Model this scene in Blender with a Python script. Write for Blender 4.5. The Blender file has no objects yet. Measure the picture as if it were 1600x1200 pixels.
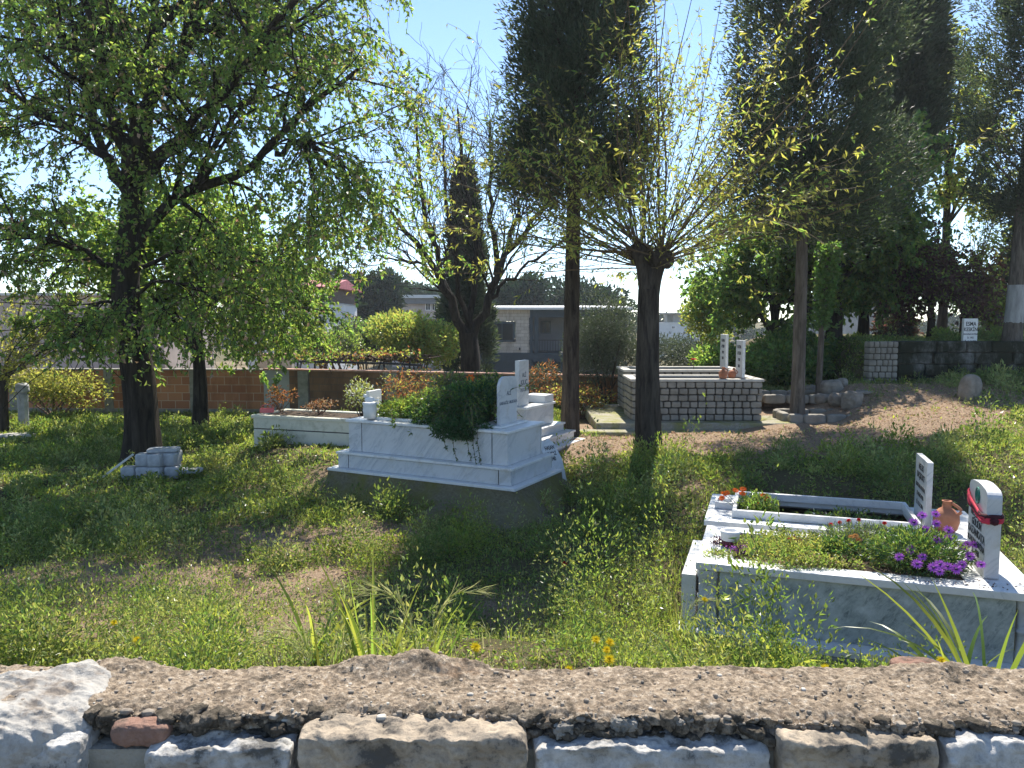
import bpy, math
import numpy as np
from math import radians as R, sin, cos, pi
from mathutils import Vector, Matrix

# ------------------------------------------------------------------ camera, sky, sun
S = bpy.context.scene
C = S.collection
CZ, PITCH, FP = 2.4, R(4.76), 1200.0
cd = bpy.data.cameras.new("camera"); cam = bpy.data.objects.new("camera", cd); C.objects.link(cam)
cam.location = (0, 0, CZ); cam.rotation_euler = (pi/2-PITCH, 0, 0)
cd.sensor_width = 36; cd.lens = 36*FP/1600; cd.clip_start = 0.05; cd.clip_end = 3000
S.camera = cam
SUN_AZ, SUN_EL = R(13), R(53)
w = bpy.data.worlds.new("World"); S.world = w; w.use_nodes = True
wn = w.node_tree.nodes; bg = wn['Background']
sky = wn.new('ShaderNodeTexSky'); sky.sky_type = 'NISHITA'; sky.sun_disc = False
sky.sun_elevation = SUN_EL; sky.sun_rotation = SUN_AZ; sky.air_density = 0.75; sky.dust_density = 0.0; sky.ozone_density = 1.6
w.node_tree.links.new(sky.outputs[0], bg.inputs[0]); bg.inputs[1].default_value = 0.10
sl = bpy.data.lights.new("sun", 'SUN'); sun = bpy.data.objects.new("sun", sl); C.objects.link(sun)
sl.energy = 4.0; sl.angle = R(0.53); sl.color = (1.0, 0.94, 0.84)
sdir = Vector((sin(SUN_AZ)*cos(SUN_EL), cos(SUN_AZ)*cos(SUN_EL), sin(SUN_EL)))
sun.rotation_euler = sdir.to_track_quat('Z', 'Y').to_euler()
S.view_settings.view_transform = 'Standard'; S.view_settings.look = 'None'
S.view_settings.gamma = 1; S.view_settings.exposure = 1.4
S.render.engine = 'CYCLES'
S.cycles.max_bounces = 6; S.cycles.diffuse_bounces = 3; S.cycles.transmission_bounces = 4
S.cycles.sample_clamp_indirect = 6

rng = np.random.default_rng(7)
def U(a, b, n=None): return rng.uniform(a, b, n)

# ------------------------------------------------------------------ photo <-> place helpers
def ray(px, py):
    x = (px-800)/FP; v = (600-py)/FP
    return np.array([x, cos(PITCH)+v*sin(PITCH), -sin(PITCH)+v*cos(PITCH)])
def at(px, py, Y):
    d = ray(px, py); return np.array([0, 0, CZ]) + d*(Y/d[1])
def atz(px, py, z):
    d = ray(px, py); return np.array([0, 0, CZ]) + d*((z-CZ)/d[2])

# ------------------------------------------------------------------ noise
def _h(i, j, k, s):
    n = (i*374761393 + j*668265263 + k*2147483647 + s*974634777) & 0xffffffff
    n = ((n ^ (n >> 13))*1274126177) & 0xffffffff
    n = ((n ^ (n >> 15))*2246822519) & 0xffffffff
    return ((n ^ (n >> 16)) & 0xffffff)/float(0xffffff)*2-1
def vn(x, y, z=0.0, s=0):
    x, y, z = np.broadcast_arrays(np.asarray(x, float), y, z)
    i, j, k = [np.floor(a).astype(np.int64) for a in (x, y, z)]
    f = [a-b for a, b in ((x, i), (y, j), (z, k))]
    f = [t*t*(3-2*t) for t in f]
    r = 0
    for a in (0, 1):
        for b in (0, 1):
            for c in (0, 1):
                wt = (f[0] if a else 1-f[0])*(f[1] if b else 1-f[1])*(f[2] if c else 1-f[2])
                r = r + wt*_h(i+a, j+b, k+c, s)
    return r
def fbm(x, y, z=0.0, o=4, s=0):
    r = 0; a = 1.0; t = 0
    for q in range(o):
        r = r + a*vn(np.asarray(x)*2**q, np.asarray(y)*2**q, np.asarray(z)*2**q, s+q*17); t += a; a *= .5
    return r/t

# ------------------------------------------------------------------ mesh builder
class MB:
    def __init__(s): s.V = []; s.F = []; s.M = []; s.n = 0
    def add(s, V, F, m=0):
        V = np.asarray(V, float).reshape(-1, 3); F = np.asarray(F, np.int64)
        s.V.append(V); s.F.append(F+s.n); s.n += len(V)
        s.M.append(np.full(len(F), m) if np.isscalar(m) else np.asarray(m)); return s
    def box(s, x0, x1, y0, y1, z0, z1, m=0):
        V = [(x, y, z) for z in (z0, z1) for y in (y0, y1) for x in (x0, x1)]
        return s.add(V, [(0, 2, 3, 1), (4, 5, 7, 6), (0, 1, 5, 4), (1, 3, 7, 5), (3, 2, 6, 7), (2, 0, 4, 6)], m)
    def prism(s, poly, a0, a1, axis='y', m=0):
        n = len(poly)
        def P(p, a): return {'y': (p[0], a, p[1]), 'x': (a, p[0], p[1]), 'z': (p[0], p[1], a)}[axis]
        V = [P(p, a0) for p in poly]+[P(p, a1) for p in poly]
        s.add(V, [(i, (i+1) % n, (i+1) % n+n, i+n) for i in range(n)], m)
        cap = MB
        V0 = [P(p, a0) for p in poly]; V1 = [P(p, a1) for p in poly]
        s.add(V0, [tuple(range(n))[::-1]], m); s.add(V1, [tuple(range(n))], m); return s
    def lathe(s, prof, c=(0, 0, 0), n=20, m=0, sq=1.0):
        k = len(prof); a = np.arange(n)*2*pi/n
        V = np.array([[(r*cos(t)+c[0], r*sin(t)*sq+c[1], z+c[2]) for t in a] for r, z in prof]).reshape(-1, 3)
        F = [(i*n+j, i*n+(j+1) % n, (i+1)*n+(j+1) % n, (i+1)*n+j) for i in range(k-1) for j in range(n)]
        return s.add(V, F, m)
    def tubes(s, P, Rr, n=5, m=0):
        P = np.asarray(P, float); Rr = np.asarray(Rr, float)
        if P.ndim == 2: P = P[None]; Rr = Rr[None]
        N, K, _ = P.shape
        T = np.gradient(P, axis=1); T /= np.linalg.norm(T, axis=2, keepdims=True)+1e-9
        ref = np.where(np.abs(T[:, :1, 2:3]) > .8, np.array([1., 0, 0]), np.array([0, 0, 1.]))
        ref = np.repeat(ref, K, 1)
        A = np.cross(T, ref); A /= np.linalg.norm(A, axis=2, keepdims=True)+1e-9
        B = np.cross(T, A)
        t = np.arange(n)*2*pi/n
        V = P[:, :, None]+Rr[:, :, None, None]*(np.cos(t)[None, None, :, None]*A[:, :, None]+np.sin(t)[None, None, :, None]*B[:, :, None])
        b = (np.arange(N)[:, None, None]*K+np.arange(K-1)[None, :, None])*n
        j = np.arange(n)[None, None, :]; j2 = (j+1) % n
        F = np.stack([b+j, b+j2, b+n+j2, b+n+j], -1).reshape(-1, 4)
        return s.add(V.reshape(-1, 3), F, m)
    def ribbons(s, P, W, side, m=0):
        N, K, _ = P.shape
        V = np.stack([P-side[:, None]*W[..., None]/2, P+side[:, None]*W[..., None]/2], 2)
        b = (np.arange(N)[:, None]*K+np.arange(K-1)[None])*2
        F = np.stack([b, b+1, b+3, b+2], -1).reshape(-1, 4)
        return s.add(V.reshape(-1, 3), F, np.repeat(m, K-1) if not np.isscalar(m) else m)
    def leaves(s, P, D, L, W, m=0, fold=.25, Nn=None):
        """kite shaped leaves: base P, direction D"""
        P = np.asarray(P); n = len(P)
        D = D/(np.linalg.norm(D, axis=1, keepdims=True)+1e-9)
        r = rng.normal(size=(n, 3)) if Nn is None else Nn+rng.normal(size=(n, 3))*.35
        A = np.cross(D, r); A /= np.linalg.norm(A, axis=1, keepdims=True)+1e-9
        B = np.cross(A, D)
        L = np.broadcast_to(L, n)[:, None]; W = np.broadcast_to(W, n)[:, None]
        mid = P+D*L*.42
        V = np.stack([P, mid+A*W/2+B*W*fold, P+D*L-B*L*.12, mid-A*W/2+B*W*fold], 1)
        F = np.arange(n*4).reshape(n, 4)
        return s.add(V.reshape(-1, 3), F, m)
    def mesh(s, name, mats, smooth=False, off=None):
        me = bpy.data.meshes.new(name)
        V = np.concatenate(s.V)
        if off is not None: V = V-np.asarray(off)
        me.vertices.add(len(V)); me.vertices.foreach_set('co', V.astype(np.float32).ravel())
        tot = np.concatenate([np.full(len(f), f.shape[1]) for f in s.F]); loops = np.concatenate([f.ravel() for f in s.F])
        me.loops.add(len(loops)); me.loops.foreach_set('vertex_index', loops.astype(np.int32))
        me.polygons.add(len(tot)); st = np.concatenate([[0], np.cumsum(tot)[:-1]])
        me.polygons.foreach_set('loop_start', st.astype(np.int32)); me.polygons.foreach_set('loop_total', tot.astype(np.int32))
        me.polygons.foreach_set('material_index', np.concatenate(s.M).astype(np.int32))
        me.polygons.foreach_set('use_smooth', np.full(len(tot), smooth))
        for m in (mats if isinstance(mats, (list, tuple)) else [mats]): me.materials.append(m)
        me.update(calc_edges=True); return me

def obj(name, mb, mats, parent=None, smooth=False, bevel=0, loc=None, off=None):
    o = bpy.data.objects.new(name, mb.mesh(name, mats, smooth, off)); C.objects.link(o)
    if parent: o.parent = parent
    if loc is not None: o.location = loc
    if bevel:
        b = o.modifiers.new('bevel', 'BEVEL'); b.width = bevel; b.segments = 2; b.limit_method = 'ANGLE'
    return o
def tag(o, label=None, cat=None, group=None, kind=None):
    if label: o['label'] = label
    if cat: o['category'] = cat
    if group: o['group'] = group
    if kind: o['kind'] = kind
    return o
def thing(name, label, cat, loc=(0, 0, 0), rotz=0, group=None):
    o = bpy.data.objects.new(name, None); C.objects.link(o); o.empty_display_size = .2
    o.location = [float(a) for a in loc]; o.rotation_euler = (0, 0, rotz)
    return tag(o, label, cat, group)
def copy_tree(o, parent=None):
    c = o.copy(); C.objects.link(c); c.parent = parent
    for ch in list(o.children): copy_tree(ch, c)
    return c

def rock(c, size, seed, res=12, pw=4.0, amp=.06, f=3.0, rot=0):
    """rough stone: cube sphere bent to a superellipsoid with noise"""
    g = np.linspace(-1, 1, res+1); a, b = np.meshgrid(g, g, indexing='ij'); Vs = []; Fs = []; n = 0
    idx = np.arange((res+1)**2).reshape(res+1, res+1)
    q = np.stack([idx[:-1, :-1], idx[1:, :-1], idx[1:, 1:], idx[:-1, 1:]], -1).reshape(-1, 4)
    for ax in range(3):
        for sg in (-1, 1):
            P = np.zeros((res+1, res+1, 3)); P[..., ax] = sg; P[..., (ax+1) % 3] = a; P[..., (ax+2) % 3] = b*sg
            Vs.append(P.reshape(-1, 3)); Fs.append(q+n); n += (res+1)**2
    P = np.concatenate(Vs); F = np.concatenate(Fs)
    d = (np.abs(P)**pw).sum(1)**(1/pw); P = P/d[:, None]
    s = np.asarray(size)/2
    W = P*s
    wn_ = W/np.mean(s)
    nz = fbm(wn_[:, 0]*f+seed*3.1, wn_[:, 1]*f+seed*1.7, wn_[:, 2]*f, 4, seed)
    W = W*(1+nz*amp*np.mean(s)/np.maximum(np.abs(W).max(1), .3*np.mean(s)))[:, None]
    cr, sr = cos(rot), sin(rot)
    W = np.stack([W[:, 0]*cr-W[:, 1]*sr, W[:, 0]*sr+W[:, 1]*cr, W[:, 2]], 1)
    return W+np.asarray(c), F

# ------------------------------------------------------------------ materials
def mat(name, rough=.8, spec=.3):
    m = bpy.data.materials.new(name); m.use_nodes = True
    p = m.node_tree.nodes['Principled BSDF']; p.inputs['Roughness'].default_value = rough
    p.inputs['Specular IOR Level'].default_value = spec
    return m, m.node_tree, p
def tc(nt, scale=(1, 1, 1), rot=(0, 0, 0), src='Object', kind='POINT'):
    t = nt.nodes.new('ShaderNodeTexCoord'); mp = nt.nodes.new('ShaderNodeMapping'); mp.vector_type = kind
    mp.inputs['Scale'].default_value = scale; mp.inputs['Rotation'].default_value = rot
    nt.links.new(t.outputs[src], mp.inputs[0]); return mp.outputs[0]
def noise(nt, vec, scale, detail=6, rough=.6, dist=0):
    n = nt.nodes.new('ShaderNodeTexNoise'); n.inputs['Scale'].default_value = scale; n.inputs['Detail'].default_value = detail
    n.inputs['Roughness'].default_value = rough; n.inputs['Distortion'].default_value = dist
    nt.links.new(vec, n.inputs['Vector']); return n.outputs['Fac']
def ramp(nt, fac, stops):
    r = nt.nodes.new('ShaderNodeValToRGB'); e = r.color_ramp.elements
    while len(e) > 1: e.remove(e[0])
    for i, (p, c) in enumerate(stops):
        x = e[0] if i == 0 else e.new(p)
        x.position = p; x.color = (*c, 1)
    nt.links.new(fac, r.inputs[0]); return r.outputs[0]
def mix(nt, fac, a, b, mode='MIX'):
    x = nt.nodes.new('ShaderNodeMix'); x.data_type = 'RGBA'; x.blend_type = mode
    for i, v in ((0, fac), (6, a), (7, b)):
        if isinstance(v, (int, float)): x.inputs[i].default_value = v
        elif isinstance(v, tuple): x.inputs[i].default_value = (*v, 1)
        else: nt.links.new(v, x.inputs[i])
    return x.outputs[2]
def bump(nt, p, h, strength=.5, dist=.02):
    b = nt.nodes.new('ShaderNodeBump'); b.inputs['Strength'].default_value = strength; b.inputs['Distance'].default_value = dist
    nt.links.new(h, b.inputs['Height']); nt.links.new(b.outputs[0], p.inputs['Normal'])
def simple(name, col, var=.3, scale=6, rough=.8, bs=.3, bd=.01, col2=None, spec=.3, stretch=(1, 1, 1)):
    m, nt, p = mat(name, rough, spec); v = tc(nt, stretch)
    f = noise(nt, v, scale)
    c2 = col2 or tuple(min(1, c*(1+var)) for c in col)
    c1 = tuple(c*(1-var) for c in col)
    if col2: c1 = col
    nt.links.new(ramp(nt, f, [(.3, c1), (.7, c2)]), p.inputs['Base Color'])
    if bs: bump(nt, p, noise(nt, v, scale*5), bs, bd)
    return m
def leaf_mat(name, col, tcol, mixf=.5, rough=.45, var=.35, hue=.03):
    m, nt, p = mat(name, rough, .35)
    g = nt.nodes.new('ShaderNodeNewGeometry')
    mr = nt.nodes.new('ShaderNodeMapRange'); mr.inputs[3].default_value = 1-var; mr.inputs[4].default_value = 1+var
    nt.links.new(g.outputs['Random Per Island'], mr.inputs[0])
    wn2 = nt.nodes.new('ShaderNodeTexWhiteNoise'); wn2.noise_dimensions = '1D'; nt.links.new(g.outputs['Random Per Island'], wn2.inputs['W'])
    mr2 = nt.nodes.new('ShaderNodeMapRange'); mr2.inputs[3].default_value = .5-hue; mr2.inputs[4].default_value = .5+hue
    nt.links.new(wn2.outputs['Value'], mr2.inputs[0])
    tr = nt.nodes.new('ShaderNodeBsdfTranslucent'); ms = nt.nodes.new('ShaderNodeMixShader'); ms.inputs[0].default_value = mixf
    for c, tgt in ((col, p.inputs['Base Color']), (tcol, tr.inputs[0])):
        h = nt.nodes.new('ShaderNodeHueSaturation'); h.inputs['Color'].default_value = (*c, 1)
        nt.links.new(mr.outputs[0], h.inputs['Value']); nt.links.new(mr2.outputs[0], h.inputs['Hue']); nt.links.new(h.outputs[0], tgt)
    nt.links.new(p.outputs[0], ms.inputs[1]); nt.links.new(tr.outputs[0], ms.inputs[2])
    nt.links.new(ms.outputs[0], nt.nodes['Material Output'].inputs[0]); return m

M = {}
def bark(name, c1, c2, sc=9, st=.9):
    m, nt, p = mat(name, .95, .1); v = tc(nt, (1, 1, .13))
    f = noise(nt, v, sc, 8, .7, .6)
    g = noise(nt, tc(nt), 3, 4)
    c = mix(nt, f, c1, c2); nt.links.new(mix(nt, g, c, tuple(x*1.5 for x in c2)), p.inputs['Base Color']) if False else nt.links.new(ramp(nt, f, [(.35, c1), (.65, c2)]), p.inputs['Base Color'])
    bump(nt, p, f, st, .05); return m
M['bark_dark'] = bark('bark_dark', (.012, .010, .008), (.062, .052, .042), 14)
M['bark_mid'] = bark('bark_mid', (.022, .018, .015), (.10, .082, .065), 18)
M['bark_grey'] = bark('bark_grey', (.06, .05, .04), (.20, .17, .14), 18)
M['shoot'] = simple('shoot_bark', (.13, .09, .05), .35, 20, .7)
M['limewash'] = simple('limewashed_bark', (.34, .34, .33), .3, 14, .9, .8, .03, stretch=(1, 1, .2))
M['twig_brown'] = simple('dead_twig', (.16, .10, .07), .4, 20)

def marble(name, base, vein, scale=2.2, lo=.47, hi=.53, dirt=(.42, .40, .34), dirtlo=.62, rot=(.3, .6, .5), rough=.35, stretch=(1, 1, 1)):
    m, nt, p = mat(name, rough, .4); v = tc(nt, stretch, rot, kind='TEXTURE')
    f = noise(nt, v, scale, 9, .62, .8)
    c = ramp(nt, f, [(lo-.12, base), (lo, tuple(.5*(a+b) for a, b in zip(base, vein))), ((lo+hi)/2, vein), (hi, tuple(.8*a+.2*b for a, b in zip(base, vein))), (hi+.1, base)])
    f2 = noise(nt, v, scale*.6, 4, .6); c = mix(nt, ramp(nt, f2, [(.38, (0, 0, 0)), (.68, (1, 1, 1))]), base, c)
    d = noise(nt, tc(nt), 5, 8, .7)
    df = ramp(nt, d, [(dirtlo-.07, (0, 0, 0)), (dirtlo+.12, (.75, .75, .75))])
    nt.links.new(mix(nt, df, c, dirt), p.inputs['Base Color'])
    bump(nt, p, noise(nt, v, 30), .12, .004); return m
M['marble'] = marble('white_marble', (.70, .70, .68), (.52, .53, .53), stretch=(1, 1, .4))
M['marble_face'] = marble('veined_marble', (.55, .56, .56), (.29, .32, .35), 2.6, .48, .52, dirtlo=.60, rot=(0, -.9, .3), stretch=(1.6, 1, .3))
M['marble_cream'] = marble('cream_marble', (.62, .60, .50), (.5, .5, .42), 2, dirt=(.3, .3, .2), dirtlo=.58)
M['marble_green'] = marble('grey_green_marble', (.36, .41, .41), (.12, .155, .16), 20, .42, .56, (.60, .65, .65), .54, rot=(0, -.95, .1), stretch=(1.6, .5, .5))
M['joint'] = simple('dark_joint', (.05, .05, .05), .3, 20)
M['letter'] = simple('black_letter_paint', (.02, .022, .025), .3, 30, .6)
M['letter_blue'] = simple('faded_letter_paint', (.13, .15, .18), .3, 30, .7)
M['emblem'] = simple('green_emblem_paint', (.02, .16, .12), .3, 30, .6)
M['concrete'] = simple('weathered_concrete', (.16, .15, .12), .35, 5, .95, .8, .02, (.36, .34, .29))
def mossy(name, a, b, mo):
    m, nt, p = mat(name, .95, .1); v = tc(nt)
    f = noise(nt, v, 2.3, 8, .7); g = noise(nt, v, 30, 5, .7)
    c = ramp(nt, g, [(.3, a), (.7, b)]); k = ramp(nt, f, [(.42, (0, 0, 0)), (.6, (1, 1, 1))])
    nt.links.new(mix(nt, k, c, mo), p.inputs['Base Color']); bump(nt, p, g, .8, .03); return m
M['moss'] = mossy('mossy_concrete', (.11, .10, .06), (.23, .20, .125), (.16, .15, .045))
M['moss_pave'] = mossy('mossy_paving', (.26, .24, .19), (.42, .39, .32), (.24, .24, .08))
M['granite'] = simple('granite_block', (.30, .31, .32), .35, 9, .85, .7, .01, (.48, .49, .50))
M['cobble'] = simple('beige_granite_sett', (.17, .155, .13), .25, 4, .9, .7, .012, (.32, .295, .25))
M['mortar'] = simple('dark_mortar', (.075, .068, .057), .3, 20, .95, .8, .01)
M['coping'] = simple('granite_coping', (.40, .38, .34), .2, 8, .9, .5, .01, (.55, .52, .47))
M['rockm'] = simple('field_stone', (.17, .145, .115), .3, 7, .95, .8, .02, (.33, .29, .24))
def lichen():
    m, nt, p = mat('lichen_stone', .95, .1); v = tc(nt)
    f = noise(nt, tc(nt, (1, 1, .5)), 1.4, 8, .75); g = noise(nt, v, 14, 6, .7)
    c = ramp(nt, g, [(.3, (.07, .07, .062)), (.7, (.25, .245, .23))]); k = ramp(nt, f, [(.36, (0, 0, 0)), (.50, (1, 1, 1))])
    nt.links.new(mix(nt, k, c, (.022, .026, .017)), p.inputs['Base Color']); bump(nt, p, g, .7, .02); return m
M['lichen'] = lichen()
M['terracotta'] = simple('terracotta', (.30, .115, .06), .25, 12, .8, .3, .004, (.42, .18, .10))
M['white_paint'] = simple('white_glaze', (.72, .72, .70), .08, 8, .6, .1)
M['maroon'] = simple('maroon_plastic', (.10, .012, .03), .3, 10, .5)
M['scarf'] = simple('red_scarf', (.55, .035, .07), .3, 9, .8, .5, .01)
M['scarf_dark'] = simple('dark_scarf', (.05, .008, .014), .3, 9, .8, .5, .01)
M['soil'] = simple('dark_soil', (.05, .035, .024), .4, 20, 1, 1, .03, (.14, .10, .07))
M['pink'] = simple('pink_plastic', (.62, .16, .17), .15, 10, .5)
M['metal_dark'] = simple('dark_metal', (.03, .033, .036), .2, 20, .5)
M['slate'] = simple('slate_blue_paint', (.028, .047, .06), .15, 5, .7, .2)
M['slate_light'] = simple('slate_grey_plaster', (.17, .18, .19), .12, 2, .9, .3)  # light slate-grey plaster with slight random variation
M['plaster'] = simple('cream_plaster', (.56, .52, .45), .14, 1.4, .95, .4)
M['plaster_white'] = simple('white_plaster', (.62, .63, .63), .10, 1.2, .95, .3)
M['plaster_grey'] = simple('grey_plaster', (.40, .40, .38), .2, 1.5, .95, .4)
M['plaster_pink'] = simple('faded_pink_render', (.50, .42, .38), .25, 1.2, .95, .4)
M['roof_red'] = simple('red_metal_roof', (.42, .12, .13), .2, 6, .7)
M['roof_white'] = simple('pale_metal_roof', (.62, .62, .60), .1, 6, .6)
M['tile'] = simple('clay_coping', (.36, .17, .11), .3, 10, .9, .6, .02, (.5, .33, .25))
M['wood'] = simple('old_wood', (.11, .08, .06), .35, 14, .9, .5, .01)
m_, nt_, p_ = mat('window_glass', .08, .6); p_.inputs['Base Color'].default_value = (.015, .02, .022, 1); M['glass'] = m_
def bricks(name, c1, c2, mo, w_=.21, h_=.085, bmp=.8):
    m, nt, p = mat(name, .95, .1)
    t = nt.nodes.new('ShaderNodeTexCoord'); sx = nt.nodes.new('ShaderNodeSeparateXYZ'); cb = nt.nodes.new('ShaderNodeCombineXYZ')
    nt.links.new(t.outputs['Object'], sx.inputs[0]); nt.links.new(sx.outputs[0], cb.inputs[0]); nt.links.new(sx.outputs[2], cb.inputs[1])
    b = nt.nodes.new('ShaderNodeTexBrick'); b.inputs['Scale'].default_value = 1; b.inputs['Brick Width'].default_value = w_
    b.inputs['Row Height'].default_value = h_; b.inputs['Mortar Size'].default_value = .009; b.inputs['Mortar Smooth'].default_value = .3
    b.inputs['Color1'].default_value = (*c1, 1); b.inputs['Color2'].default_value = (*c2, 1); b.inputs['Mortar'].default_value = (*mo, 1)
    nt.links.new(cb.outputs[0], b.inputs['Vector'])
    f = noise(nt, tc(nt, (1, 1, .4)), 1.6, 8, .7)
    k = ramp(nt, f, [(.5, (0, 0, 0)), (.72, (.7, .7, .7))])
    nt.links.new(mix(nt, k, b.outputs['Color'], tuple(.45*x for x in c1)), p.inputs['Base Color'])
    bump(nt, p, b.outputs['Fac'], -bmp, .01); return m
M['brick'] = bricks('hollow_red_brick', (.34, .14, .075), (.46, .21, .11), (.50, .36, .26), .36, .2)
M['brick_old'] = bricks('old_brown_brick', (.16, .09, .055), (.27, .15, .085), (.14, .105, .08), .33, .17)
M['stonehouse'] = bricks('rough_pale_stone', (.38, .34, .28), (.52, .47, .40), (.22, .19, .16), .42, .2)

M['leaf_elm'] = leaf_mat('elm_leaf', (.095, .155, .05), (.31, .48, .07), .5, .38)
M['leaf_elm2'] = leaf_mat('elm_leaf_young', (.15, .21, .06), (.42, .56, .09), .5, .38)
M['leaf_yel'] = leaf_mat('young_yellow_leaf', (.22, .23, .06), (.58, .56, .10), .5, hue=.015)
M['leaf_cyp'] = leaf_mat('cypress_spray', (.06, .082, .055), (.11, .15, .055), .35, .55)
M['leaf_mul'] = leaf_mat('broad_leaf', (.085, .14, .055), (.26, .44, .07), .45, .38)
M['leaf_olive'] = leaf_mat('olive_leaf', (.10, .115, .085), (.10, .13, .06), .3, .5, .4, .01)
M['leaf_plum'] = leaf_mat('purple_plum_leaf', (.06, .035, .035), (.22, .10, .07), .45, hue=.02)
M['leaf_grass'] = leaf_mat('grass_blade', (.13, .18, .05), (.42, .52, .07), .5, .35)
M['leaf_weed'] = leaf_mat('weed_leaf', (.10, .15, .055), (.28, .38, .06), .45, .33)
M['leaf_weed2'] = leaf_mat('pale_weed_leaf', (.24, .28, .12), (.48, .52, .12), .45, .33)
M['litter'] = leaf_mat('dry_litter', (.42, .31, .21), (.42, .28, .15), .3, .9, .4, .02)
M['dry'] = leaf_mat('rusty_dry_leaf', (.28, .13, .05), (.45, .2, .07), .45, .8, .4, .02)
M['leaf_dark'] = leaf_mat('dark_jasmine_leaf', (.045, .10, .04), (.10, .22, .04), .35, .35)
M['leaf_pine'] = leaf_mat('far_pine', (.02, .042, .024), (.03, .06, .02), .3, .8)
M['purple'] = leaf_mat('purple_petal', (.45, .12, .58), (.6, .18, .75), .4, .6, .2, .01)
M['purple_dark'] = leaf_mat('violet_centre', (.06, .015, .10), (.06, .01, .1), .2, .6, .2, .01)
M['orange'] = leaf_mat('orange_petal', (.75, .17, .02), (.85, .2, .02), .4, .6, .15, .01)
M['apricot'] = leaf_mat('apricot_petal', (.70, .38, .12), (.7, .35, .1), .4, .6, .15, .01)
M['yellow'] = leaf_mat('yellow_petal', (.80, .66, .02), (.8, .65, .02), .4, .6, .1, .005)
M['red'] = leaf_mat('red_petal', (.55, .01, .02), (.7, .01, .02), .4, .6, .15, .005)
M['straw'] = leaf_mat('straw_awn', (.38, .40, .16), (.5, .5, .2), .4, .7, .2, .01)
M['whitep'] = leaf_mat('white_petal', (.7, .7, .66), (.6, .6, .5), .3, .6, .1, .005)

# ------------------------------------------------------------------ ground
_cp = [(-14, 4, .2), (-5, 4, .26), (-3, 4, .32), (0, 3.6, .6), (2, 3.6, .55), (3.2, 4, .12), (5, 4, .1), (2.4, 4.6, 0), (4.2, 4.3, 0), (0, 1.9, .8), (4, 2, .7), (-5, 2, .7), (9, 2, .7),
       (-2, 7, .06), (-6, 7, .05), (-10, 8, .1), (-5, 9.5, .06), (0, 6, .1), (1.2, 5.5, .02), (3, 4.9, 0), (1, 7.5, .2), (3, 7.8, .35), (4.2, 6.5, .36),
       (6, 7, .6), (6.5, 9, .88), (10, 9, 1.05), (3.8, 9.5, .62), (1.9, 10.5, .56), (1.0, 12.2, .56), (3, 12, .60), (5, 12.8, .68), (6.3, 12.5, .96), (7, 14, 1.2),
       (8.5, 14.3, 1.28), (11, 14, 1.3), (-4.6, 11.7, .06), (-5.8, 13, .05), (-3.7, 12.1, .40), (-2.9, 11.6, .44), (-1, 11, .35), (0, 9.2, .18), (-1.2, 8.2, .05), (-2.3, 9, .14),
       (-12, 16, .1), (-8, 17, .05), (-3, 17, .05), (1, 15, .45), (3.5, 16, .62), (6, 16, .95), (-8, 20, .05), (0, 20, .1), (5, 20, .6), (-14, 20, .05), (.5, 12.8, .5)]
_cp = np.array(_cp)
def ss(a, b, x):
    t = np.clip((x-a)/(b-a), 0, 1); return t*t*(3-2*t)
def gz(X, Y, det=True):
    X = np.asarray(X, float); Y = np.asarray(Y, float); sh = np.broadcast(X, Y).shape
    x = np.broadcast_to(X, sh).ravel(); y = np.broadcast_to(Y, sh).ravel()
    xc = np.clip(x, -16, 14); yc = np.clip(y, 1.9, 21)
    z = np.empty(len(x))
    for a in range(0, len(x), 20000):
        b = slice(a, a+20000)
        d = (xc[b, None]-_cp[:, 0])**2+(yc[b, None]-_cp[:, 1])**2
        wt = 1/(d+.25)**2; z[b] = (wt*_cp[:, 2]).sum(1)/wt.sum(1)
    terr = ss(6.6, 7.3, x)*ss(15.0, 15.3, y)
    z = z*(1-terr)+1.93*terr
    far = ss(21, 38, y)*(1-ss(6, 9, x)*(1-ss(26, 36, y))); z = z*(1-far)-2.2*far
    st = 1-ss(1.5, 1.75, y); z = z*(1-st)+.6*st
    if det:
        nr = ss(1.9, 3, y)*(1-ss(40, 60, y))*(1-terr)
        z = z+nr*(.05*fbm(x*.8, y*.8, 0, 3, 5)+.018*vn(x*5, y*5, 0, 9))
    return z.reshape(sh)
def g1(x, y): return float(gz(np.array([x]), np.array([y]))[0])
def gp(px, py):
    d = ray(px, py); t = 1.9/d[1]
    while t < 60:
        p = np.array([0, 0, CZ])+d*t
        if p[2] < g1(p[0], p[1]): break
        t += .04
    return np.array([p[0], p[1], g1(p[0], p[1])])
def bare(X, Y):
    """how bare (soil, leaf litter) the ground is"""
    def g(cx, cy, sx, sy): return np.exp(-(((X-cx)/sx)**2+((Y-cy)/sy)**2))
    b = 1.35*g(6.1, 12.1, 2.5, 1.8)+.9*g(7.0, 13.6, 1.6, .8)+.9*g(1.3, 11.4, 2.2, .9)+.7*g(3, 10.9, 2.5, .8)+1.1*g(3.2, 13.5, 2.6, 2)
    b = b+.55*g(-1.5, 5.3, 1.3, .8)+.5*g(-2.6, 5.2, 1.2, .7)+.35*g(-3.6, 6.6, 1.2, .6)+.4*g(-2.0, 8.1, .9, .5)+.4*g(-2.6, 7, 1.0, 1.1)+.5*g(.3, 6.6, .8, .8)+.6*g(-1.1, 8.2, 1.4, .5)
    b = b+.45*(vn(X*.9, Y*.9, 0, 31)+.5*vn(X*2.3, Y*2.3, 0, 33)-.12)
    return np.clip(b, 0, 1)
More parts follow.
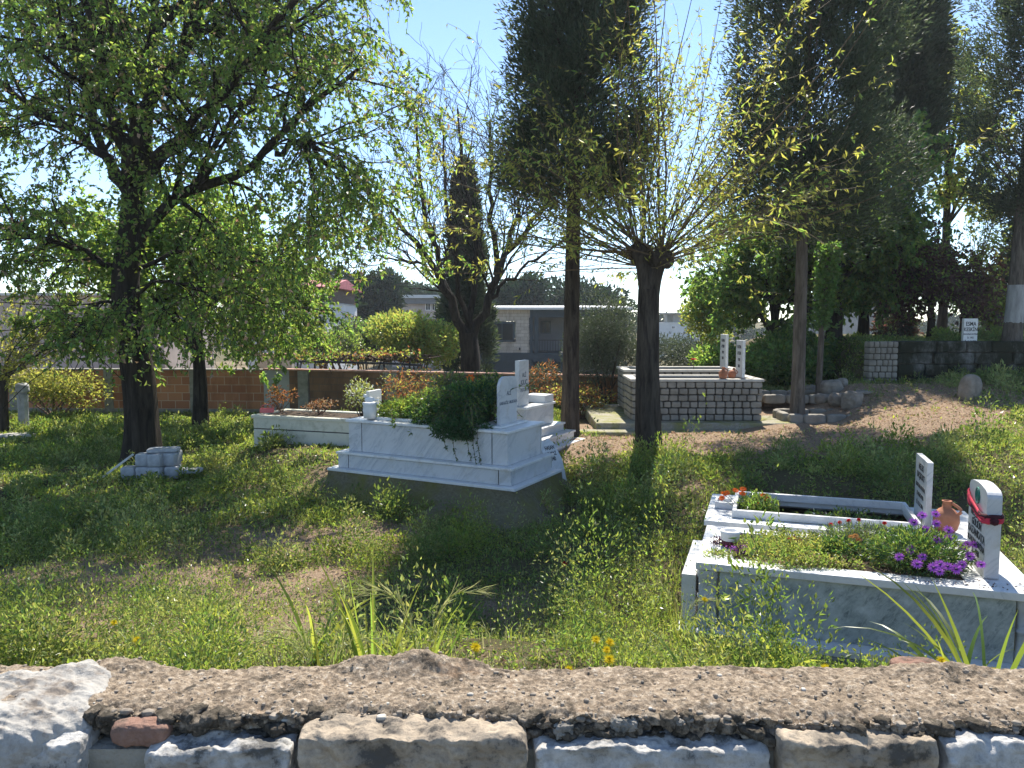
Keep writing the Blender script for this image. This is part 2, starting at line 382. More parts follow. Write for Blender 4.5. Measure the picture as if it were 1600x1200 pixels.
def make_ground():
    xs = np.concatenate([-np.geomspace(1500, 17, 26), np.arange(-16, 13, .075), np.geomspace(14, 1500, 26)])
    ys = np.concatenate([[-400, -60, -10, 0, 1, 1.4], np.arange(1.7, 21, .075), np.geomspace(21.5, 2500, 50)])
    Y, X = np.meshgrid(ys, xs, indexing='ij'); Z = gz(X, Y)
    V = np.stack([X, Y, Z], -1).reshape(-1, 3); n = len(xs)
    idx = np.arange(len(V)).reshape(X.shape)
    F = np.stack([idx[:-1, :-1], idx[:-1, 1:], idx[1:, 1:], idx[1:, :-1]], -1).reshape(-1, 4)
    mb = MB().add(V, F)
    m, nt, p = mat('earth_and_turf', 1, .05); v = tc(nt)
    a = nt.nodes.new('ShaderNodeAttribute'); a.attribute_name = 'bare_soil'
    f = noise(nt, v, 9, 8, .75); g = noise(nt, v, 45, 6, .75)
    soil = ramp(nt, g, [(.3, (.16, .11, .075)), (.52, (.36, .26, .18)), (.72, (.56, .43, .31))])
    turf = ramp(nt, g, [(.3, (.06, .055, .03)), (.7, (.17, .15, .08))])
    k = nt.nodes.new('ShaderNodeMath'); k.operation = 'ADD'; nt.links.new(a.outputs['Fac'], k.inputs[0]); nt.links.new(f, k.inputs[1])
    k2 = ramp(nt, k.outputs[0], [(.6, (0, 0, 0)), (.95, (1, 1, 1))])
    nt.links.new(mix(nt, k2, turf, soil), p.inputs['Base Color']); bump(nt, p, g, 1, .04)
    o = obj('ground', mb, m, smooth=True); tag(o, kind='structure')
    at_ = o.data.attributes.new('bare_soil', 'FLOAT', 'POINT'); at_.data.foreach_set('value', bare(V[:, 0], V[:, 1]).astype(np.float32))
make_ground()

# footprints (centre-free test) where no grass grows: list of (origin, rot, u0,u1,v0,v1)
FOOT = []
def foot(ox, oy, rot, u0, u1, v0, v1): FOOT.append((ox, oy, rot, u0, u1, v0, v1))
def blocked(X, Y):
    b = np.zeros(len(X), bool)
    for ox, oy, r, u0, u1, v0, v1 in FOOT:
        dx = X-ox; dy = Y-oy; u = dx*cos(r)+dy*sin(r); v = -dx*sin(r)+dy*cos(r)
        b |= (u > u0) & (u < u1) & (v > v0) & (v < v1)
    return b

# ------------------------------------------------------------------ lettering
def text(s, size, parent, pos, facing, m, name='lettering', sx=1.0, ext=.0012):
    cu = bpy.data.curves.new('lettering', 'FONT'); cu.body = s; cu.size = size; cu.extrude = ext; cu.align_x = 'CENTER'; cu.offset = size*.018
    t = bpy.data.objects.new('lettering', cu); me = bpy.data.meshes.new_from_object(t)
    bpy.data.objects.remove(t); me.materials.clear(); me.materials.append(m)
    o = bpy.data.objects.new(name, me); C.objects.link(o); o.parent = parent
    cols = {'-x': ((0, -1, 0), (0, 0, 1), (-1, 0, 0)), '+x': ((0, 1, 0), (0, 0, 1), (1, 0, 0)), '-y': ((1, 0, 0), (0, 0, 1), (0, -1, 0))}[facing]
    mt = Matrix(((cols[0][0]*sx, cols[1][0], cols[2][0], pos[0]), (cols[0][1]*sx, cols[1][1], cols[2][1], pos[1]), (cols[0][2]*sx, cols[1][2], cols[2][2], pos[2]), (0, 0, 0, 1)))
    me.transform(mt); return o

def jug(name, label, p, s=1.0):
    t = thing(name, label, 'jug', p)
    prof = [(0, 0), (.06, 0), (.085, .03), (.10, .09), (.095, .15), (.06, .19), (.035, .205), (.032, .25), (.04, .262), (.03, .264), (.026, .25), (.024, .2)]
    obj('body', MB().lathe([(a*s, b*s) for a, b in prof], n=24), M['terracotta'], t, True)
    a = np.linspace(0, 1, 9); P = np.stack([.035+.055*np.sin(a*pi)+a*.03, 0*a, .245-.1*a], 1)*s
    P[:, 1] -= 0.0
    Rz = np.array([[.75, -.66, 0], [.66, .75, 0], [0, 0, 1]]); P = P@Rz
    obj('handle', MB().tubes(P, np.full(9, .013*s), 8), M['terracotta'], t, True)
    return t

# ------------------------------------------------------------------ tombs A (front) and B (behind it)
AX, AY, AR = 1.349, 5.51, R(-18.35)
def marble_frame(mb, u0, u1, v0, v1, z0, z1, ww, m=0):
    mb.box(u0, u1, v0, v0+ww, z0, z1, m); mb.box(u0, u1, v1-ww, v1, z0, z1, m)
    mb.box(u0, u0+ww, v0+ww, v1-ww, z0, z1, m); mb.box(u1-ww, u1, v0+ww, v1-ww, z0, z1, m)
def stone_slab(poly, x0, x1):
    return MB().prism(poly, x0, x1, 'x')
def tombA():
    t = thing('marble_grave', 'nearest raised grave with grey-green marble side panel and white marble top, beside the foreground wall', 'grave', (AX, AY, 0), AR)
    foot(AX, AY, AR, -.2, 2.4, -.15, 1.15)
    obj('foundation', MB().box(-.14, 2.36, -.12, 1.16, -.3, .085), M['concrete'], t, bevel=.01)
    obj('base_slab', MB().box(-.12, 2.34, -.10, 1.14, .087, .14), M['marble'], t, bevel=.005)
    obj('end_block', MB().box(-.11, -.005, .10, 1.04, .142, .50), M['marble'], t, bevel=.004)
    mb = MB().box(.17, 2.05, .035, 1.03, .142, .572)
    obj('side_panel', mb, M['marble_green'], t)
    obj('core', MB().box(.05, 2.15, .06, 1.0, .142, .57), M['concrete'], t)
    for x in (.085, 2.13):
        prof = [(.078, 0), (.078, .07), (.07, .08), (.066, .2), (.078, .21), (.078, .225), (.066, .235), (.07, .36), (.078, .37), (.078, .43)]
        obj('corner_column', MB().lathe(prof, (x, .075, .142), 20), M['marble_face'], t, True)
        obj('corner_column', MB().lathe(prof, (x, .99, .142), 20), M['marble_face'], t, True)
    mb = MB(); z0, z1 = .574, .63
    mb.box(0, 2.2, 0, .17, z0, z1); mb.box(0, 2.2, .93, 1.08, z0, z1); mb.box(0, .26, .172, .928, z0, z1); mb.box(1.78, 2.2, .172, .928, z0, z1)
    obj('top_slab', mb, M['marble'], t, bevel=.006)
    obj('soil', MB().box(.262, 1.778, .174, .926, .5, .622), M['soil'], t)
    # headstone with rounded shoulders
    u0, u1, v0, v1 = 1.905, 1.995, .24, .72; h = .66; zb = .631
    a = np.linspace(0, pi/2, 7)
    poly = [(v0, zb), (v1, zb), (v1, zb+h*.84)]
    c = .5*(v0+v1)
    poly += [(v1-.09+.09*cos(x), zb+h*.84+.058*sin(x)) for x in a][1:]
    poly += [(c+.08, zb+h*.94), (c, zb+h*.945), (c-.08, zb+h*.94)]
    poly += [(v0+.09-.09*cos(x), zb+h*.84+.058*sin(x)) for x in a[::-1]]
    hs = obj('headstone', stone_slab(poly, u0, u1), M['marble_face'], t, bevel=.012)
    for s, z, sz in (('METİN EŞİ', .365, .07), ('GÜLSÜM', .30, .07), ('KAZANKAYA', .23, .078), ('RUHUNA FATİHA', .165, .06), ('D. 1950', .10, .062), ('Ö. 2021', .03, .062)):
        text(s, sz, hs, (u0-.001, c, zb+z), '-x', M['letter'], sx=.95)
    em = MB(); th = np.linspace(0, 2*pi, 33)
    ring = np.stack([np.full(33, u0-.002), c+.052*np.cos(th), zb+.53+.055*np.sin(th)], 1); em.tubes(ring, np.full(33, .006), 5)
    for k, (r0, q) in enumerate(((.034, .9), (.022, 2.2), (.028, 4.4))):
        th = np.linspace(q, q+3.7, 14); em.tubes(np.stack([np.full(14, u0-.002), c+r0*np.cos(th)+.006*k, zb+.53+r0*1.0*np.sin(th)], 1), np.full(14, .005), 5)
    for q in (-.02, 0, .02): em.tubes(np.array([[u0-.002, c+q, zb+.505], [u0-.002, c+q*.6, zb+.53], [u0-.002, c+q+.008, zb+.56]]), np.full(3, .0045), 5)
    obj('emblem', em, M['emblem'], hs)
    # scarf tied round the headstone
    sc = thing('scarf', 'red and dark scarf tied round the nearest headstone', 'scarf', (AX, AY, 0), AR)
    K = 60; th = np.linspace(0, 2*pi, K)
    sx = (u1-u0)/2+.016; sy = (v1-v0)/2+.016
    def sup(t_): return np.sign(np.cos(t_))*np.abs(np.cos(t_))**.35*sx, np.sign(np.sin(t_))*np.abs(np.sin(t_))**.35*sy
    for nm, mm, dz, sag, wd, in (('red_fold', 'scarf', .475, .03, .03), ('lower_fold', 'scarf', .455, .045, .028), ('dark_fold', 'scarf_dark', .44, .012, .035)):
        x, y = sup(th); z = zb+dz-sag*np.exp(-((np.cos(th)+1)/.8)**2)*np.cos(y/sy*1.3)+.05*np.clip(y/sy, -1, 1)*(1 if nm != 'dark_fold' else .1)
        P = np.stack([x*1.0+(u0+u1)/2, y+c, z], 1)
        V = []; n = 9
        for i in range(n):
            ph = 2*pi*i/n
            V.append(P*1.0+np.stack([np.cos(th)*.010*np.cos(ph)*(1+.4*np.sin(9*th+i)), np.sin(th)*.010*np.cos(ph), wd*.5*np.sin(ph)*(1+.25*np.sin(7*th+2*i))], 1))
        V = np.stack(V, 1).reshape(-1, 3)
        F = [(i*n+j, i*n+(j+1) % n, (i+1)*n+(j+1) % n, (i+1)*n+j) for i in range(K-1) for j in range(n)]
        obj(nm, MB().add(V, F), M[mm], sc, True)
    kn = MB().add(*rock((u0+.04, v0-.03, zb+.41), (.05, .045, .05), 5, 8, 2.2, .3)); obj('knot', kn, M['scarf_dark'], sc, True)
    return t
tA = tombA()
def loc(ox, oy, r, u, v, z): return (ox+u*cos(r)-v*sin(r), oy+u*sin(r)+v*cos(r), z)
def tombB():
    t = thing('marble_grave', 'lower white marble grave with raised rim and open planting bed, behind the grey-green panelled grave', 'grave', (AX, AY, 0), AR)
    foot(AX, AY, AR, -.1, 2.35, 1.1, 2.3)
    obj('foundation', MB().box(.0, 2.2, 1.19, 2.20, -.2, .60), M['concrete'], t)
    mb = MB(); z0, z1 = .602, .65
    mb.box(-.03, 2.22, 1.16, 1.32, z0, z1); mb.box(-.03, 2.22, 2.13, 2.25, z0, z1); mb.box(-.03, .20, 1.321, 2.129, z0, z1); mb.box(1.69, 2.22, 1.321, 2.129, z0, z1)
    obj('top_slab', mb, M['marble'], t, bevel=.005)
    mb = MB(); marble_frame(mb, .20, 1.71, 1.32, 2.13, .652, .722, .035)
    obj('rim', mb, M['marble'], t, bevel=.004)
    mb = MB(); marble_frame(mb, .03, .20, 1.62, 1.82, .652, .715, .02); mb.box(.05, .18, 1.64, 1.80, .652, .67)
    obj('planter_box', mb, M['marble'], t, bevel=.003)
    obj('soil', MB().box(.235, 1.70, 1.355, 2.095, .45, .60), M['soil'], t)
    u0, u1, v0, v1 = 1.755, 1.80, 1.46, 1.97; zb = .651; h = .56
    hs = obj('headstone', stone_slab([(v0, zb), (v1, zb), (v1, zb+h), (v0, zb+h)], u0, u1), M['marble_face'], t, bevel=.006)
    c = .5*(v0+v1)
    for s, z, sz in (('MELEK', .45, .075), ('BAŞKURT', .37, .075), ('RUHUNA FATİHA', .285, .05), ('D. 05.05.1926', .21, .052), ('Ö. 11.11.2014', .13, .052)):
        text(s, sz, hs, (u0-.001, c, zb+z), '-x', M['letter'])
tombB()
jug('clay_jug', 'brown clay jug with one handle standing between the two nearest headstones', loc(AX, AY, AR, 1.90, 1.40, .651), 1.0)
def stone_pot():
    t = thing('grave_pot', 'round white pot with maroon lower half sitting in the plants of the nearest grave', 'pot', loc(AX, AY, AR, .22, .50, .628))
    obj('maroon_base', MB().lathe([(0, 0), (.062, 0), (.066, .045), (.066, .05)], n=24), M['maroon'], t, True)
    obj('white_rim', MB().lathe([(.064, .05), (.07, .055), (.073, .10), (.078, .112), (.076, .125), (.062, .13), (.055, .122), (.05, .09), (0, .085)], n=24), M['white_paint'], t, True)
stone_pot()

# ------------------------------------------------------------------ tombs C, D, E (middle)
CX, CY, CR = -2.10, 9.80, R(-27.5)
def tombC():
    t = thing('marble_grave', 'tall two-tier white marble grave on a concrete mound, overgrown by a dark climber', 'grave', (CX, CY, 0), CR)
    L, W = 2.31, .92
    foot(CX, CY, CR, -.30, L+.3, -.34, W+.25)
    o = .19
    sk = MB()
    def rp(x0, x1, y0, y1, n=24):
        P = []
        for a, b in (((x0, y0), (x1, y0)), ((x1, y0), (x1, y1)), ((x1, y1), (x0, y1)), ((x0, y1), (x0, y0))):
            for i in range(n): P.append((a[0]+(b[0]-a[0])*i/n, a[1]+(b[1]-a[1])*i/n))
        return np.array(P)
    top = rp(-o, L+o, -o, W+o); rings = []
    for k, (e, z) in enumerate(((0, .48), (.01, .40), (.14, .30), (.34, .18), (.55, .05), (.7, -.12))):
        q = rp(-o-e, L+o+e*.9, -o-e, W+o+e)
        nz = .045*fbm(q[:, 0]*2.5, q[:, 1]*2.5, k*.6, 4, 41)*min(k, 3)
        rings.append(np.column_stack([q, np.full(len(q), z)+nz]))
    n = len(top); V = np.concatenate(rings)
    F = [(k*n+i, k*n+(i+1) % n, (k+1)*n+(i+1) % n, (k+1)*n+i) for k in range(5) for i in range(n)]
    sk.add(V, [tuple(f[::-1]) for f in F]); obj('concrete_skirt', sk, M['moss'], t, True)
    obj('core', MB().box(.03, L-.03, .03, W-.03, .3, 1.09), M['joint'], t)
    obj('foot_slab', MB().box(-o-.01, L+o+.01, -o-.01, W+o+.01, .482, .515), M['marble'], t, bevel=.004)
    obj('lower_core', MB().box(-.08, L+.08, -.08, W+.08, .515, .685), M['joint'], t)
    def panels(nm, e, z0, z1, cw):
        mb = MB(); x0, x1, y0, y1 = -e, L+e, -e, W+e; d = .02; g = .012
        for ya, yb in ((y0, y0+d), (y1-d, y1)):
            mb.box(x0, x0+cw, ya, yb, z0, z1); mb.box(x0+cw+g, x1-cw-g, ya, yb, z0, z1-.004); mb.box(x1-cw, x1, ya, yb, z0, z1)
        for xa, xb in ((x0, x0+d), (x1-d, x1)):
            mb.box(xa, xb, y0+d+.001, y1-d-.001-g, z0, z1)
        obj(nm, mb, M['marble_face'], t, bevel=.003)
    panels('lower_panels', .10, .517, .69, .16)
    obj('ledge', MB().box(-.12, L+.12, -.12, W+.12, .692, .722), M['marble'], t, bevel=.004)
    panels('upper_panels', 0, .724, 1.095, .2)
    mb = MB(); z0, z1 = 1.097, 1.13; e = .03
    mb.box(-e, L+e, -e, .15, z0, z1); mb.box(-e, L+e, W-.15, W+e, z0, z1); mb.box(-e, .2, .151, W-.151, z0, z1); mb.box(L-.42, L+e, .151, W-.151, z0, z1)
    obj('cap_slab', mb, M['marble'], t, bevel=.006)
    mb = MB(); marble_frame(mb, .2, L-.42, .12, W-.12, 1.132, 1.165, .05); obj('inner_rim', mb, M['marble'], t, bevel=.004)
    obj('soil', MB().box(.25, L-.47, .17, W-.17, 1.0, 1.145), M['soil'], t)
    obj('headstone_plinth', MB().box(L-.36, L-.14, .12, .80, 1.132, 1.155), M['marble'], t, bevel=.004)
    u0, u1, v0, v1 = L-.27, L-.23, .24, .68; zb = 1.156; h = .56
    poly = [(v0, zb), (v1, zb), (v1, zb+h-.05), (v1-.02, zb+h-.03), (v1-.05, zb+h), (v0+.12, zb+h+.01), (v0+.05, zb+h-.02), (v0+.02, zb+h-.06), (v0, zb+h-.1)]
    hs = obj('headstone', stone_slab(poly, u0, u1), M['marble_face'], t, bevel=.004)
    text('ALİ', .07, hs, (u1+.001, .47, zb+.34), '+x', M['letter_blue']); text('KARAGÖZ  MUSTAFA', .052, hs, (u1+.001, .46, zb+.235), '+x', M['letter_blue'], sx=.9)
tombC()
DX, DY, DR = -1.6, 11.85, R(-28)
def tombD():
    L, W = 2.03, .95
    t = thing('stepped_grave', 'stepped pale marble grave with a tall narrow headstone, behind the tall two-tier grave', 'grave', (DX, DY, 0), DR)
    foot(DX, DY, DR, -.3, L+.5, -.5, W+.5)
    for nm, e, z0, z1 in (('bottom_step', .36, .2, .56), ('middle_step', .24, .562, .70), ('top_step', .12, .702, .83), ):
        obj(nm, MB().box(-e, L+e, -e, W+e, z0, z1-.03), M['marble_face'], t, bevel=.004)
        obj('tread', MB().box(-e-.02, L+e+.02, -e-.02, W+e+.02, z1-.029, z1), M['marble'], t, bevel=.004)
    obj('body', MB().box(0, L, 0, W, .832, 1.12), M['marble_face'], t, bevel=.004)
    mb = MB(); marble_frame(mb, -.025, L+.025, -.025, W+.025, 1.121, 1.155, .2); obj('cap_slab', mb, M['marble'], t, bevel=.005)
    obj('soil', MB().box(.18, L-.18, .18, W-.18, 1.0, 1.14), M['soil'], t)
    obj('head_block', MB().box(L-.35, L, W-.3, W-.001, 1.156, 1.27), M['marble'], t, bevel=.004)
    u0, u1, v0, v1 = L-.2, L-.13, .06, .36; zb = 1.156; h = .66
    hs = obj('headstone', stone_slab([(v0, zb), (v1, zb), (v1, zb+h), (v0, zb+h)], u0, u1), M['marble_face'], t, bevel=.004)
    for s, z, sz in (('ALİ', .42, .09), ('KILIÇ', .31, .10), ('1957-2019', .21, .065)): text(s, sz, hs, (u1+.001, .21, zb+z), '+x', M['letter_blue'], sx=.9)
tombD()
def leaning_slab():
    t = thing('broken_slab', 'broken white slab with faded black writing leaning against the stepped grave', 'slab', (.62, 9.62, .33), R(-40))
    a = R(24)
    mb = MB().prism([(-.2, 0), (.1, -.02), (.16, .3), (.1, .52), (.02, .60), (-.06, .56), (-.16, .6), (-.21, .3)], -.025, .025, 'x')
    V = np.concatenate(mb.V); x, z = V[:, 0].copy(), V[:, 2].copy(); V[:, 0] = x*cos(a)-z*sin(a); V[:, 2] = x*sin(a)+z*cos(a)
    o = obj('slab', MB().add(V, np.array([[0]*3])[:0].reshape(0, 3)), M['marble_face'], t) if False else None
    k = MB(); off = 0
    for vv, ff in zip(mb.V, mb.F):
        x, z = vv[:, 0].copy(), vv[:, 2].copy(); v2 = vv.copy(); v2[:, 0] = x*cos(a)-z*sin(a); v2[:, 2] = x*sin(a)+z*cos(a)
        k.add(v2, ff-off); off += len(vv)
    s = obj('slab', k, M['marble_face'], t, bevel=.003)
    for tx, z in (('HASAN', .45), ('YILMAZ', .37), ('1940', .30)):
        q = text(tx, .075, s, (.026, -.02, z), '+x', M['letter'], sx=.8)
        v = np.zeros(len(q.data.vertices)*3); q.data.vertices.foreach_get('co', v); v = v.reshape(-1, 3)
        x, z_ = v[:, 0].copy(), v[:, 2].copy(); v[:, 0] = x*cos(a)-z_*sin(a); v[:, 2] = x*sin(a)+z_*cos(a); q.data.vertices.foreach_set('co', v.ravel())
leaning_slab()
EX, EY, ER = -4.25, 12.53, R(-18.6)
def tombE():
    t = thing('low_grave', 'long low cream marble grave by the brick wall with dry plants on it', 'grave', (EX, EY, 0), ER)
    foot(EX, EY, ER, -.1, 2.3, -.1, 1.0)
    obj('lower_course', MB().box(.0, 2.2, .0, .9, .1, .615), M['marble_cream'], t, bevel=.004)
    obj('joint', MB().box(.01, 2.19, .01, .89, .614, .632), M['joint'], t)
    obj('upper_course', MB().box(.0, 2.2, .0, .9, .632, .80), M['marble_cream'], t, bevel=.004)
    mb = MB(); marble_frame(mb, -.03, 2.23, -.03, .93, .801, .85, .13); obj('cap_slab', mb, M['marble_cream'], t, bevel=.006)
    obj('soil', MB().box(.1, 2.1, .1, .8, .7, .83), M['soil'], t)
    obj('headstone', MB().box(1.98, 2.04, .2, .6, .851, 1.28), M['marble'], t, bevel=.005)
tombE()
def dove_pot():
    p = atz(578, 653, 1.155); t = thing('dove_pot', 'white stone pot topped with a small dove beside the bright green bed', 'pot', (p[0], p[1], 1.155))
    obj('pot', MB().lathe([(0, 0), (.08, 0), (.09, .1), (.085, .16), (.095, .18), (.09, .2), (0, .19)], n=16), M['white_paint'], t, True)
    mb = MB().add(*rock((0, 0, .235), (.13, .06, .07), 3, 8, 2.2, .05)); mb.add(*rock((-.055, 0, .28), (.05, .045, .05), 4, 6, 2, .03)); mb.add(*rock((.08, 0, .23), (.09, .04, .02), 6, 6, 2.5, .03))
    obj('dove', mb, M['white_paint'], t, True)
dove_pot()
p = atz(413, 645, .85)
t = thing('pink_basket', 'small pink plastic basket at the left end of the cream grave', 'basket', (p[0]+.03, p[1]+.05, .852), .2)
mb = MB(); marble_frame(mb, -.11, .11, -.07, .07, 0, .07, .008); mb.box(-.102, .102, -.062, .062, 0, .008); obj('tray', mb, M['pink'], t, bevel=.003)
mb = MB(); th = np.linspace(0, pi, 12); mb.tubes(np.stack([.1*np.cos(th), 0*th, .065+.07*np.sin(th)], 1), np.full(12, .006), 6); obj('handle', mb, M['pink'], t, True)

# ------------------------------------------------------------------ stone block tombs F and kerbs
FX, FY, FR = 2.02, 12.9, R(-.8)
def sett_wall(mb, u0, u1, v, z0, rows, rh, sw, seed, axis='u', sg=-1, off=0):
    r = np.random.default_rng(seed)
    for k in range(rows):
        x = u0+(.0 if k % 2 else -.0); first = True
        while x < u1-.03:
            wd = sw*r.uniform(.85, 1.15)*(1.45 if (first and k % 2 == 0) else 1)
            if x+wd > u1-.05: wd = u1-x
            first = False
            cu = x+wd/2; c = (cu, v, z0+(k+.5)*rh) if axis == 'u' else (v, cu, z0+(k+.5)*rh)
            sz = (wd-.016, .10, rh-.016) if axis == 'u' else (.10, wd-.016, rh-.016)
            mb.add(*rock(c, sz, int(r.integers(1e6)), 5, 9, .10, 2.5)); x += wd
def tombF(ox, oy, zt, z0, rows, lab, W=1.05):
    t = thing('stone_grave', lab, 'grave', (ox, oy, 0), FR)
    L = 2.2; rh = (zt-.045-z0)/rows
    obj('core', MB().box(.06, L-.06, .06, W-.06, z0-.1, zt-.05), M['mortar'], t)
    mb = MB(); sett_wall(mb, 0, L, .045, z0, rows, rh, .15, 3); sett_wall(mb, 0, L, W-.045, z0, rows, rh, .15, 4)
    sett_wall(mb, .1, W-.1, .045, z0, rows, rh, .15, 5, 'v'); sett_wall(mb, .1, W-.1, L-.045, z0, rows, rh, .15, 6, 'v')
    obj('stone_courses', mb, M['cobble'], t, True)
    mb = MB(); marble_frame(mb, -.02, L+.02, -.02, W+.02, zt-.045, zt, .16); obj('coping', mb, M['coping'], t, bevel=.01)
    obj('soil', MB().box(.14, L-.14, .14, W-.14, zt-.2, zt-.06), M['soil'], t)
    u0 = 1.93; hs = obj('headstone', MB().box(u0, u0+.05, .3, .7, zt+.001, zt+.64), M['marble'], t, bevel=.004)
    for i, (s, sz) in enumerate((('FATMA', .08), ('AYDIN', .08), ('1938', .07), ('2003', .07))):
        text(s, sz, hs, (u0-.001, .5, zt+.5-.11*i), '-x', M['letter'], sx=.9)
    return t
tombF(FX, FY, 1.41, .70, 6, 'front grave of squared granite blocks with terracotta jugs on its coping')
tombF(FX+.05, FY+1.22, 1.49, .75, 6, 'rear stone-block grave whose coping shows just above the front one')
t = thing('grave_terrace', 'mossy paved terrace with a stepped edge under the granite-block graves', 'terrace', (FX, FY, 0), FR)
obj('upper_paving', MB().box(-.62, 2.75, -.28, 2.6, .5, .70), M['moss_pave'], t, bevel=.02)
obj('lower_step', MB().box(-.95, 3.55, -.62, -.285, .3, .60), M['moss_pave'], t, bevel=.03)
foot(FX, FY, FR, -.95, 3.6, -.6, 2.7)
p = loc(FX, FY, FR, 1.55, .08, 1.411); jug('clay_jug', 'front of two terracotta jugs on the granite-block grave', p, .75)
p = loc(FX, FY, FR, 1.72, .22, 1.411); j = jug('clay_jug', 'rear tilted terracotta jug on the granite-block grave beside the headstone', p, .7); j.rotation_euler = (.0, .45, .6)
def kerb_grave(ox, oy, L, W, lab, seed):
    t = thing('kerb_grave', lab, 'grave', (ox, oy, 0), R(-2)); r = np.random.default_rng(seed); z = g1(ox+L/2, oy+W/2)
    mb = MB()
    for (a, b, fx, d) in ((0, L, 0, 'u'), (0, L, W, 'u'), (.1, W-.1, 0, 'v'), (.1, W-.1, L, 'v')):
        x = a
        while x < b-.05:
            wd = min(r.uniform(.22, .42), b-x)
            c = (x+wd/2, fx, z+.05) if d == 'u' else (fx, x+wd/2, z+.05); s = (wd-.01, .13, .17) if d == 'u' else (.13, wd-.01, .17)
            mb.add(*rock(c, s, int(r.integers(1e6)), 6, 5, .1, 2)); x += wd
    obj('kerb_stones', mb, M['cobble'], t, True); obj('soil', MB().box(.05, L-.05, .05, W-.05, z-.1, z+.02), M['soil'], t)
    foot(ox, oy, 0, 0, L, 0, W)
kerb_grave(4.62, 12.75, 1.35, .8, 'low kerbed grave around the foot of a pale cypress trunk', 3)
kerb_grave(4.6, 14.0, 1.6, .9, 'farther low kerbed grave behind the one with the tree', 4)
for i, (px, py, Y, s, lab) in enumerate([(1297, 607, 14.2, (.42, .35, .30), 'brown boulder at the back of the rock cluster'), (1315, 600, 14.4, (.22, .2, .2), 'small dark round boulder topmost in the rock cluster'),
        (1309, 626, 13.6, (.38, .3, .24), 'flat-topped boulder in the middle of the rock cluster'), (1331, 630, 13.2, (.34, .3, .34), 'tan boulder at the right front of the rock cluster'),
        (1284, 619, 13.9, (.24, .2, .2), 'small grey boulder at the left of the rock cluster'), (1350, 622, 13.6, (.45, .22, .08), 'thin pale flat stone right of the rock cluster'),
        (1266, 602, 15, (.3, .25, .22), 'pale low boulder behind the thin trunk')]):
    p = at(px, py, Y); z = g1(p[0], p[1])
    o = obj('boulder', MB().add(*rock((0, 0, 0), s, 20+i, 14, 2.6, .18, 1.6, i*.7)), M['rockm'], None, True, loc=(p[0], p[1], z+s[2]*.35)); tag(o, lab, 'boulder')
p = at(1516, 597, 12.8); z = g1(p[0], p[1])
o = obj('standing_stone', MB().add(*rock((0, 0, 0), (.34, .3, .5), 77, 18, 2.5, .08, 1.3)), M['rockm'], None, True, loc=(p[0], p[1], z+.16)); o.rotation_euler = (0, .2, .3); tag(o, 'smooth egg-shaped upright stone before the dark retaining wall', 'stone')
# poppy-like red flower on F2

# ------------------------------------------------------------------ retaining wall with pier, right
def retaining():
    t = thing('retaining_wall', 'dark lichened block retaining wall on the right', 'wall', (6.85, 14.75, 0), R(-1))
    r = np.random.default_rng(5); mb = MB(); z = 1.05; hs = [.27, .24, .22, .22]
    for k, h in enumerate(hs):
        x = .56
        while x < 9:
            wd = r.uniform(.38, .8); mb.add(*rock((x+wd/2, .17+.02*r.normal(), z+h/2), (wd-.008, .36, h-.008), int(r.integers(1e6)), 9, 16, .05, 3)); x += wd
        z += h
    obj('wall_blocks', mb, M['lichen'], t, True)
    obj('wall_core', MB().box(.56, 9, .08, .36, .9, 1.93), M['mortar'], t)
    mb = MB()
    for k in range(8):
        x = 0; zz = 1.05+k*.118
        while x < .54:
            wd = min(r.uniform(.08, .16), .56-x)
            if .56-x-wd < .05: wd = .56-x
            mb.add(*rock((x+wd/2, .10, zz+.059), (wd-.012, .25, .106), int(r.integers(1e6)), 4, 9, .04, 2)); x += wd
    obj('pier', mb, M['cobble'], t, True); obj('pier_core', MB().box(.02, .54, .0, .22, 1, 1.98), M['mortar'], t)
retaining()
p = at(1514, 537, 15.1)
t = thing('headstone', 'white headstone with black lettering above the retaining wall', 'headstone', (p[0], p[1], 1.93), R(8))
hs = obj('slab', MB().box(-.15, .15, -.03, .03, -.05, .50), M['marble'], t, bevel=.004)
for s, z, sz in (('ESMA', .36, .11), ('KESKİN', .255, .10), ('RUHUNA FATİHA', .18, .045), ('D. 1932', .11, .05), ('Ö. 15.10.1993', .04, .05)): text(s, sz, hs, (0, -.031, z), '-y', M['letter'], sx=.85)

